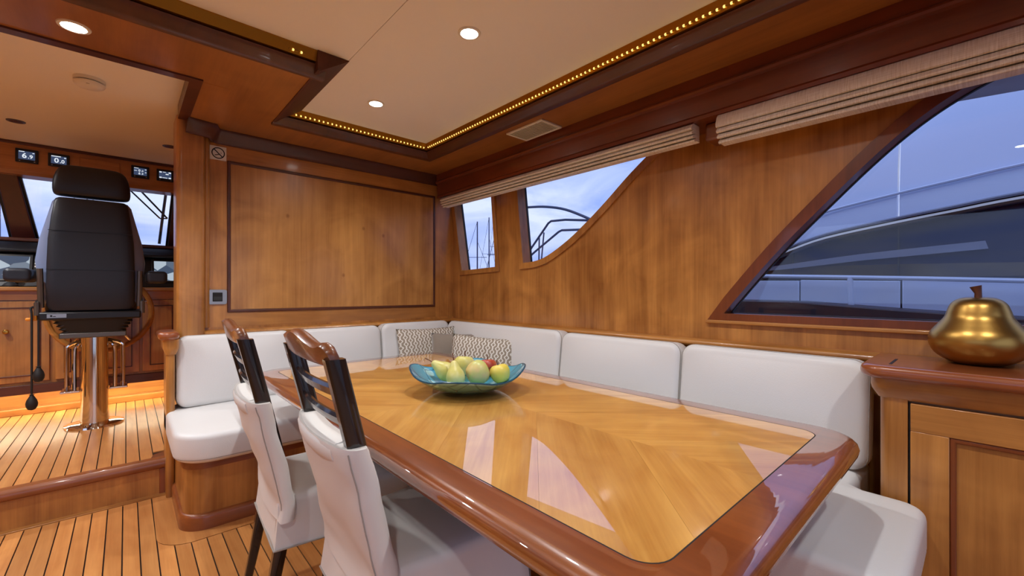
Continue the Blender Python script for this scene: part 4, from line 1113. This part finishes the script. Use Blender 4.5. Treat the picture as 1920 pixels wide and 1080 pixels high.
# ------------------------------------------------------------------ dining chairs
def make_chair(label, loc, rz, seed=0.0):
    t = thing('dining_chair', label, 'chair', loc, rz, 'dining chairs at the table', local=True)
    def post_x(z):
        if z < 0.45: return -0.205 - 0.075 * (1 - z / 0.45) ** 1.3
        return -0.205 - 0.125 * ((z - 0.45) / 0.57) ** 1.15
    for s in (-1, 1):
        def ring(z, wx, wy, s=s):
            x, y = post_x(z), s * (0.178 + 0.020 * max(0, z - 0.45) / 0.55)
            return [(x + wx * a, y + wy * b, z) for a, b in ((-1, -0.7), (-0.7, -1), (0.7, -1), (1, -0.7), (1, 0.7), (0.7, 1), (-0.7, 1), (-1, 0.7))]
        MB().loft([ring(z, 0.022 if z > 0.4 else 0.013 + 0.009 * z / 0.4, 0.017 if z > 0.2 else 0.014) for z in (0, 0.15, 0.3, 0.45, 0.55, 0.65, 0.75, 0.85, 0.93, 1.0)]).build('rear_post', 'ebony', t, smooth=True, angle=40)
        MB().loft([[(0.185 + w * a, s * 0.18 + w * b, z) for a, b in ((-1, -1), (1, -1), (1, 1), (-1, 1))] for z, w in ((0.0, 0.013), (0.42, 0.02))]).build('front_leg', 'ebony', t, bevel=0.003)
    def bowed(z0, z1, th, bow, n=14, ztop=None, ext=0.0):
        rings = []
        for i in range(n + 1):
            u = 2 * i / n - 1
            y = u * (0.195 + ext)
            xb = -bow * (1 - u * u)
            zt = ztop(u) if ztop else z1
            zm = 0.5 * (z0 + z1)
            def X(z): return post_x(z) + xb
            if ztop: th_ = th * (1 - 0.35 * abs(u) ** 8)
            else: th_ = th
            rings.append([(X(z0) - th_ * 0.7, y, z0), (X(z0) + th_ * 0.7, y, z0), (X(z0) + th_, y, z0 + 0.006), (X(zt) + th_, y, zt - 0.008), (X(zt) + th_ * 0.4, y, zt), (X(zt) - th_ * 0.4, y, zt), (X(zt) - th_, y, zt - 0.008), (X(z0) - th_, y, z0 + 0.006)])
        return MB().loft(rings)
    bowed(0.982, 1.05, 0.017, 0.014, 26, lambda u: 1.026 + 0.030 * math.exp(-(u / 0.45) ** 2) + 0.012 * math.exp(-((abs(u) - 0.9) / 0.12) ** 2) - 0.014 * abs(u) ** 14, 0.012).build('top_rail', 'chair_rail', t, smooth=True, angle=50)
    for z in (0.922, 0.850):
        bowed(z - 0.014, z + 0.014, 0.008, 0.016).build('slat', 'ebony', t, smooth=True, angle=50)
    # slip cover over the back
    def cring(z, ry, k, rx=0.026):
        out = []
        for i in range(36):
            a = 2 * PI * i / 36
            c, s_ = math.cos(a), math.sin(a)
            u = math.copysign(abs(s_) ** 0.45, s_)
            w = math.copysign(abs(c) ** 0.6, c)
            y = ry * u
            wr_ = (0.012 * noise.noise(Vector((y * 6 + seed, z * 7, 3 + c))) + 0.004 * noise.noise(Vector((y * 16, z * 18 + seed, c)))) * (1 if z < 0.76 else 0.3)
            out.append((post_x(z) - 0.024 * (1 - u * u) * min(1, max(0, (z - 0.45) / 0.2)) + rx * w + wr_, y, z))
        return out
    zs = [0.40 + 0.0195 * i for i in range(20)] + [0.785, 0.795]
    MB().loft([cring(z, 0.229 - 0.002 * (z - 0.4) / 0.4, 0, 0.035 if z < 0.79 else 0.031) for z in zs]).build('back_cover', 'cover', t, smooth=True, angle=60)
    rings = []
    for i in range(15):
        u = 2 * i / 14 - 1
        y = u * 0.155
        xb = post_x(0.79) - 0.026 * (1 - u * u * 0.6)
        rings.append([(xb + 0.036 * math.cos(a), y, 0.784 + (0.016 * math.sin(a) if math.sin(a) > 0 else 0.050 * math.sin(a))) for a in [2 * PI * k / 14 for k in range(14)]])
    MB().loft(rings).build('cover_flap', 'cover', t, smooth=True, angle=60)
    for s in (-1, 1):
        MB().tube([cring(z, 0.229 - 0.002 * (z - 0.4) / 0.4, 0, 0.035)[12 if s > 0 else 24] for z in zs[2:-1]], 0.0022, 5).build('cover_seam', 'seam', t, smooth=True)
    # covered seat with skirt
    ol = [(-0.235, -0.195), (0.215, -0.225), (0.235, -0.20), (0.235, 0.20), (0.215, 0.225), (-0.235, 0.195)]
    old = dense(ol, 0.03)
    m = MB()
    rg = []
    for z, ins in ((0.305, -0.010), (0.34, -0.006), (0.40, 0.0), (0.445, 0.0), (0.462, 0.004), (0.47, 0.014)):
        q = offset_poly(old, -ins)
        rg.append([(p[0] + 0.006 * noise.noise(Vector((p[0] * 9 + seed, p[1] * 9, z * 3))), p[1] + 0.006 * noise.noise(Vector((p[1] * 9 + seed, p[0] * 9, z * 3))), z) for p in q])
    c0 = rg[-1]
    for k in range(1, 6):
        tt = 1 - k / 5.5
        rg.append([(p[0] * tt, p[1] * tt, 0.47 + 0.012 * (1 - tt ** 2)) for p in c0])
    m.loft(rg)
    m.build('seat_cover', 'cover', t, smooth=True, angle=60)
    hem = [(p[0], p[1], 0.308) for p in offset_poly(old, 0.0115)]
    MB().tube(hem, 0.003, 5, closed=True).build('hem', 'seam', t, smooth=True)
    return t
make_chair('dark chair in a white slip cover at the table, nearest the camera', (0.676, 1.145, 0), math.radians(-3.0))
make_chair('dark chair in a white slip cover, farther from the camera', (0.613, 1.725, 0), math.radians(-3.8), 4.7)

# ------------------------------------------------------------------ ceiling fittings
def downlight(x, y, z, label, on=True, watt=LAMP_W, r=0.036):
    t = thing('downlight', label, 'downlight', (x, y, z), 0, 'recessed downlights')
    MB().lathe([(r, -0.001), (r + 0.002, -0.005), (r + 0.012, -0.004), (r + 0.014, 0.0)], (x, y, z), 28).build('trim_ring', 'white' if on else 'dark_grey', t, smooth=True)
    MB().lathe([(0.001, -0.0065), (r * 0.7, -0.006), (r, -0.0045), (r, -0.003), (0.001, -0.003)], (x, y, z), 28).build('lens', 'lamp' if on else 'stemw', t, smooth=True)
    if on:
        ld = bpy.data.lights.new('downlight_beam', 'SPOT')
        ld.energy = watt; ld.color = LAMP_COL; ld.spot_size = math.radians(150); ld.spot_blend = 0.8; ld.shadow_soft_size = 0.03
        lo = bpy.data.objects.new('downlight_beam', ld); COL.objects.link(lo)
        lo.parent = t; lo.location = (0, 0, -0.02)
    return t
downlight(1.105, 1.497, ZC, 'bright downlight over the middle of the table')
downlight(1.106, 2.432, ZC, 'bright downlight near the bulkhead above the far end of the table')
downlight(-0.150, 2.375, ZS, 'bright downlight in the wooden soffit at top left')
downlight(1.105, 0.56, ZC, 'added downlight above the near table end, out of view')  # this and the next unseen saloon downlights are added for their light
downlight(1.105, -0.45, ZC, 'added unseen downlight behind the camera on the window side')
downlight(-0.45, 1.25, ZC, 'added downlight in the left ceiling panel, out of view', watt=LAMP_W * 0.8)
downlight(-0.45, -0.20, ZC, 'added unseen downlight behind the camera on the port side')
downlight(-1.30, 2.375, ZS, 'added unseen downlight in the wooden soffit beyond the left picture edge')
downlight(-1.15, 3.25, ZHC, 'added unseen downlight in the wheelhouse ceiling beyond the left picture edge', watt=LAMP_W * 2.0)  # unseen lamp added to brighten the console and wheelhouse ceiling
downlight(-1.15, 4.10, ZHC, 'added downlight over the port side of the helm console, out of view', watt=LAMP_W * 2.0)  # second unseen lamp added to brighten the helm
downlight(-0.527, 4.197, ZHC, 'small unlit downlight at the left of the wheelhouse ceiling', False, r=0.030)
downlight(0.247, 4.150, ZHC, 'small unlit downlight beside the pilaster in the wheelhouse ceiling', False, r=0.030)

vt = thing('ceiling_vent', 'cream rectangular air grille in the soffit', 'vent', (1.93, 1.92, ZS))
vx0, vx1, vy0, vy1 = 1.835, 2.02, 1.765, 2.085
MB().plate([(vx0, vy0), (vx1, vy0), (vx1, vy1), (vx0, vy1)], [[(vx0 + 0.016, vy0 + 0.016), (vx1 - 0.016, vy0 + 0.016), (vx1 - 0.016, vy1 - 0.016), (vx0 + 0.016, vy1 - 0.016)]], ZS - 0.012, ZS, 'z').build('frame', 'white', vt, bevel=0.003)
MB().box(vx0 + 0.014, vx1 - 0.014, vy0 + 0.014, vy1 - 0.014, ZS - 0.003, ZS).build('backing', 'taupe', vt)
for k in range(18):
    y = vy0 + 0.022 + k * 0.0162
    MB().box(vx0 + 0.015, vx1 - 0.015, y, y + 0.010, ZS - 0.009, ZS - 0.006).build('slat', 'vent_slat', vt)

sd = thing('smoke_detector', 'white round smoke detector on the wheelhouse ceiling', 'smoke detector', (-0.14, 3.115, ZHC))
MB().lathe([(0.062, 0.0), (0.062, -0.014), (0.056, -0.017), (0.001, -0.017)], (-0.14, 3.115, ZHC), 32).build('base', 'white', sd, smooth=True)
MB().lathe([(0.055, -0.017), (0.055, -0.021), (0.001, -0.021)], (-0.14, 3.115, ZHC), 32).build('vent_slot', 'gap', sd, smooth=True)
MB().lathe([(0.060, -0.021), (0.062, -0.025), (0.058, -0.034), (0.045, -0.042), (0.02, -0.045), (0.001, -0.045)], (-0.14, 3.115, ZHC), 32).build('cover', 'white', sd, smooth=True)
MB().box(-0.150, -0.138, 3.065, 3.072, ZHC - 0.040, ZHC - 0.031).build('test_button', 'dark_grey', sd)

# ------------------------------------------------------------------ sign and switch on the bulkhead
sg = thing('no_smoking_sign', 'small white no-smoking sign with crossed black circle', 'sign', (0.439, YB, 2.035))
MB().box(0.395, 0.483, YB - 0.008, YB - 0.001, 1.992, 2.079).build('plate', 'white', sg)
ca = [(0.439 + 0.036 * math.cos(2 * PI * i / 32), 2.0355 + 0.036 * math.sin(2 * PI * i / 32)) for i in range(32)]
MB().plate(ca, [offset_poly(ca, -0.006)], YB - 0.0092, YB - 0.008, 'y').build('ring', 'black', sg)
MB().box(-0.034, 0.034, -0.0011, 0, -0.003, 0.003).xf(Matrix.Translation((0.439, YB - 0.0081, 2.0355)) @ Matrix.Rotation(math.radians(45), 4, 'Y')).build('slash', 'black', sg)
MB().box(-0.018, 0.010, -0.0007, 0, -0.003, 0.003).xf(Matrix.Translation((0.438, YB - 0.0081, 2.026)) @ Matrix.Rotation(math.radians(-18), 4, 'Y')).build('cigarette', 'dark_grey', sg)
MB().tube([(0.452, YB - 0.0083, 2.033), (0.457, YB - 0.0083, 2.038), (0.452, YB - 0.0083, 2.043)], 0.0012, 5).build('smoke', 'dark_grey', sg)
sw_ = thing('wall_switch', 'black rocker switch in a brushed steel plate on the bulkhead', 'switch', (0.436, YB, 1.113))
MB().prism(rrect(0.386, 0.486, 1.066, 1.160, 0.012, 4), YB - 0.011, YB - 0.001, 'y').build('plate', 'steel', sw_, bevel=0.002)
MB().box(0.409, 0.462, YB - 0.014, YB - 0.009, 1.084, 1.142).build('surround', 'black', sw_, bevel=0.002)
MB().prism([(YB - 0.013, 1.088), (YB - 0.019, 1.090), (YB - 0.0145, 1.115), (YB - 0.017, 1.136), (YB - 0.013, 1.138)], 0.414, 0.457, 'x').build('rocker', 'black', sw_)

# ------------------------------------------------------------------ outside: roof edge, neighbour yacht, rails, masts, water
MAT['gel'] = plain('sky_tinted_gelcoat', srgb(196, 210, 238), 0.25, coat=0.5, var=0.03, vscale=1.5)  # white gelcoat with the blue of the dusk sky put into its colour
MAT['navy'] = plain('dark_tinted_glass', srgb(14, 24, 62), 0.25, coat=0.0, spec=0.25)
MAT['greyhull'] = plain('grey_stripe', srgb(120, 128, 148), 0.25, coat=0.5)
MAT['bronze'] = plain('bronze_tint', srgb(58, 50, 40), 0.2, coat=0.1)
MAT['mast'] = plain('dark_mast', srgb(70, 78, 104), 0.5)
def water_mat():
    m, nt, b = base_mat('harbour_water')
    b.inputs['Base Color'].default_value = srgb(42, 50, 70); b.inputs['Roughness'].default_value = 0.12
    tc = N(nt, 'ShaderNodeTexCoord'); no = N(nt, 'ShaderNodeTexNoise', Scale=1.6, Detail=4.0)
    nt.links.new(tc.outputs['Object'], no.inputs['Vector'])
    bp = N(nt, 'ShaderNodeBump', Strength=0.5, Distance=0.2); nt.links.new(no.outputs['Fac'], bp.inputs['Height']); nt.links.new(bp.outputs['Normal'], b.inputs['Normal'])
    return m
MAT['water'] = water_mat()
struct(MB().box(-120, 120, -60, 160, -1.6, -1.5).build('water', 'water'), 'dark harbour water outside', 'water')
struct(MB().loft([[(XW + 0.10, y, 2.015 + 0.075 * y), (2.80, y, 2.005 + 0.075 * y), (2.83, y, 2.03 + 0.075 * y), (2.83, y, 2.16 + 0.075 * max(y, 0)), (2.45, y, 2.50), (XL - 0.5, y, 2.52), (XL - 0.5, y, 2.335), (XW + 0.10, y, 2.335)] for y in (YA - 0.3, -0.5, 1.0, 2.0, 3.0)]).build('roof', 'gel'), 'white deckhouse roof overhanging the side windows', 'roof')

ny = thing('neighbour_yacht', 'white motor yacht with dark window band moored alongside', 'yacht', (6.2, 0.6, -1.5))
NXX = 5.0
def npoly(pts, x0, x1, name, mat, parent=None, bev=0.0):
    return MB().prism(pts, x0, x1, 'x').build(name, mat, parent or ny, bevel=bev)
top = catmull([(2.4, 1.30), (1.9, 1.36), (1.52, 1.46), (1.301, 1.54), (1.006, 1.637), (0.499, 1.726), (0.148, 1.777), (-0.204, 1.827), (-1.2, 1.93), (-3.0, 2.0)], 4)
npoly(top + [(-3.0, 1.24), (0.5, 1.262), (2.4, 1.295)], NXX + 0.04, NXX + 3.0, 'window_band', 'navy')
npoly([(2.0, 1.318), (1.19, 1.395), (0.509, 1.388), (-0.204, 1.37), (-3, 1.37), (-3, 1.255), (0.5, 1.27), (2.0, 1.29)], NXX + 0.03, NXX + 0.2, 'lower_glass', 'bronze')
npoly(catmull([(1.75, 1.385), (1.415, 1.415), (0.763, 1.49), (-0.01, 1.547)], 4) + [(-0.027, 1.483)] + catmull([(0.763, 1.43), (1.386, 1.372), (1.75, 1.36)], 4), NXX + 0.0, NXX + 0.2, 'grey_fin', 'greyhull', bev=0.01)
# superstructure above the band: two plates meeting at an upright seam, curving inwards
def plate_up(y0, y1, name):
    rings = []
    for j in range(9):
        t = j / 8
        ring = []
        K = 14
        for i in range(K + 1):
            y = y0 + (y1 - y0) * i / K
            zb = 0
            for a, b in zip(top[:-1], top[1:]):
                if b[0] <= y <= a[0]:
                    zb = b[1] + (a[1] - b[1]) * (y - b[0]) / max(1e-6, a[0] - b[0])
            zb = zb or (1.30 if y > 2 else 2.0)
            zt = 1.9 + 1.5 * min(1, max(0, (2.6 - y) / 3.0)) ** 0.6
            z = zb + 0.035 + (zt - zb) * t
            xx = NXX - 0.03 + 0.35 * t ** 2 + (0.02 if t > 0.22 else 0)
            ring.append((xx, y, z))
        rings.append(ring)
    m = MB()
    n = len(rings[0])
    for dx in (0, 0.12):
        o = len(m.v)
        m.v += [(p[0] + dx, p[1], p[2]) for r in rings for p in r]
        m.f += [(o + j * n + i, o + j * n + i + 1, o + (j + 1) * n + i + 1, o + (j + 1) * n + i) for j in range(8) for i in range(n - 1)]
    h = 9 * n
    edge = [i for i in range(n)] + [j * n + n - 1 for j in range(1, 9)] + [8 * n + i for i in range(n - 2, -1, -1)] + [j * n for j in range(7, 0, -1)]
    m.f += [(edge[k], edge[(k + 1) % len(edge)], h + edge[(k + 1) % len(edge)], h + edge[k]) for k in range(len(edge))]
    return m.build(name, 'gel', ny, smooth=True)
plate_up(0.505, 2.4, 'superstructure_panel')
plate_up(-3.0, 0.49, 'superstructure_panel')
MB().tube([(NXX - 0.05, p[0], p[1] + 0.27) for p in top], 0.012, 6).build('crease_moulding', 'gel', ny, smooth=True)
MB().tube([(NXX - 0.045, p[0], p[1] + 0.055) for p in top], 0.016, 6).build('trim_rail', 'greyhull', ny, smooth=True)
MB().tube([(NXX - 0.04, p[0], p[1] + 0.012) for p in top], 0.028, 8).build('trim_rail', 'steel', ny, smooth=True)
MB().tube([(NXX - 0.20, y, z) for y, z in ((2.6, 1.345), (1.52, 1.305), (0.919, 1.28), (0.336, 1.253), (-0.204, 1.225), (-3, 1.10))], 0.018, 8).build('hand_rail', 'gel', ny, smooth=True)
for y in (1.30, 0.50, -0.30, -1.2):
    MB().box(NXX + 0.025, NXX + 0.05, y - 0.006, y + 0.006, 1.28, 1.62 if y > 0.8 else 1.74).build('glass_joint', 'gasket', ny)
for y in (2.0, 0.80, -0.45, -1.6):
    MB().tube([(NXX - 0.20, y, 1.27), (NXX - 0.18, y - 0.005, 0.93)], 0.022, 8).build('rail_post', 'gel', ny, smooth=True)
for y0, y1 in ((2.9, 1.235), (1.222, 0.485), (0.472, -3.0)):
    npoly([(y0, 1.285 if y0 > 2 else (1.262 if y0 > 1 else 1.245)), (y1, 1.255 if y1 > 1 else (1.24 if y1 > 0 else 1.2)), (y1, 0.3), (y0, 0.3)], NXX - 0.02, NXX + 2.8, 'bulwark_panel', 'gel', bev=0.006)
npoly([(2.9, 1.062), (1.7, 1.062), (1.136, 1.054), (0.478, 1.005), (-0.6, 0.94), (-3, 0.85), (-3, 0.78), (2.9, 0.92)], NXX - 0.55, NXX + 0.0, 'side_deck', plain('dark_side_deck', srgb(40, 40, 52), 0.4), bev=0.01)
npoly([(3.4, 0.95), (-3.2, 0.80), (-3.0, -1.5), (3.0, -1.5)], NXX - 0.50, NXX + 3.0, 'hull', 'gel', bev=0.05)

br = thing('bow_rail', 'dark tubular bow rail seen through the curved window', 'railing', (5.0, 4.4, 1.6))
MB().tube([(5.0, y, z) for y, z in catmull([(5.6, 2.60), (5.089, 2.554), (4.695, 2.502), (4.301, 2.402), (3.905, 2.23), (3.66, 2.10)], 4)], 0.020, 8).build('top_bar', 'mast', br, smooth=True)
MB().tube([(5.0, y, z) for y, z in ((5.3, 1.60), (5.036, 1.876), (4.66, 2.235), (4.60, 2.262), (4.301, 2.246), (3.737, 2.165), (3.66, 2.15))], 0.018, 8).build('middle_bar', 'mast', br, smooth=True)
MB().tube([(5.0, y, z) for y, z in ((5.2, 1.66), (4.948, 1.807), (4.44, 2.075), (4.377, 2.093), (3.871, 2.053), (3.66, 2.03))], 0.018, 8).build('lower_bar', 'mast', br, smooth=True)
for (a, b) in (((4.871, 1.60), (4.862, 2.03)), ((4.82, 1.60), (4.757, 2.097))):
    MB().tube([(5.0, *a), (5.0, *b)], 0.014, 6).build('upright', 'mast', br, smooth=True)
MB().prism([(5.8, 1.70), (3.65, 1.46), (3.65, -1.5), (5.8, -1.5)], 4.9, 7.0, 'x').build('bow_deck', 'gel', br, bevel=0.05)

def sailboat(x, y, zt, r, label, spread=0.6):
    t = thing('sailboat', label, 'sailboat', (x, y, -1.5), 0, 'sailing boats in the harbour')
    MB().tube([(x, y, -0.5), (x, y, zt)], [r, r * 0.7], 8).build('mast', 'mast', t, smooth=True)
    for s, f in ((-1, 1.0), (1, 0.75)):
        MB().tube([(x, y, zt * f), (x + s * spread * 2.0, y - s * spread * 2.2, -0.3)], 0.022, 5).build('stay', 'mast', t)
    MB().tube([(x - 0.8, y + 0.8, zt * 0.55), (x + 0.8, y - 0.8, zt * 0.55)], 0.03, 5).build('spreader', 'mast', t)
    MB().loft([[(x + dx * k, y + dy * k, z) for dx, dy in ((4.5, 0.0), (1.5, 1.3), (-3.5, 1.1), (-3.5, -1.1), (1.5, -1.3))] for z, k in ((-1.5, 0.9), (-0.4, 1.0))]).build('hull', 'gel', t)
sailboat(30.54, 39.80, 9.3, 0.10, 'sailboat with the leftmost mast in the small window', 1.0)
sailboat(31.56 * 1.35, 38.88 * 1.35, 9.5 * 1.35, 0.11, 'sailboat with the thin middle mast in the small window', 0.8)
sailboat(32.11 * 1.75, 38.37 * 1.75, 10.7 * 1.75, 0.18, 'sailboat with the tallest mast in the small window', 0.8)
sailboat(32.6 * 0.72, 38.0 * 0.72, 10.4 * 0.74, 0.06, 'sailboat with the rightmost mast in the small window', 0.7)
sailboat(-5.2, 36.0, 10.8, 0.16, 'sailboat with a grey mast in the left windscreen pane', 1.4)
sailboat(-2.1, 44.0, 12.5, 0.05, 'distant sailboat with a thin mast left of the helm headrest', 1.0)
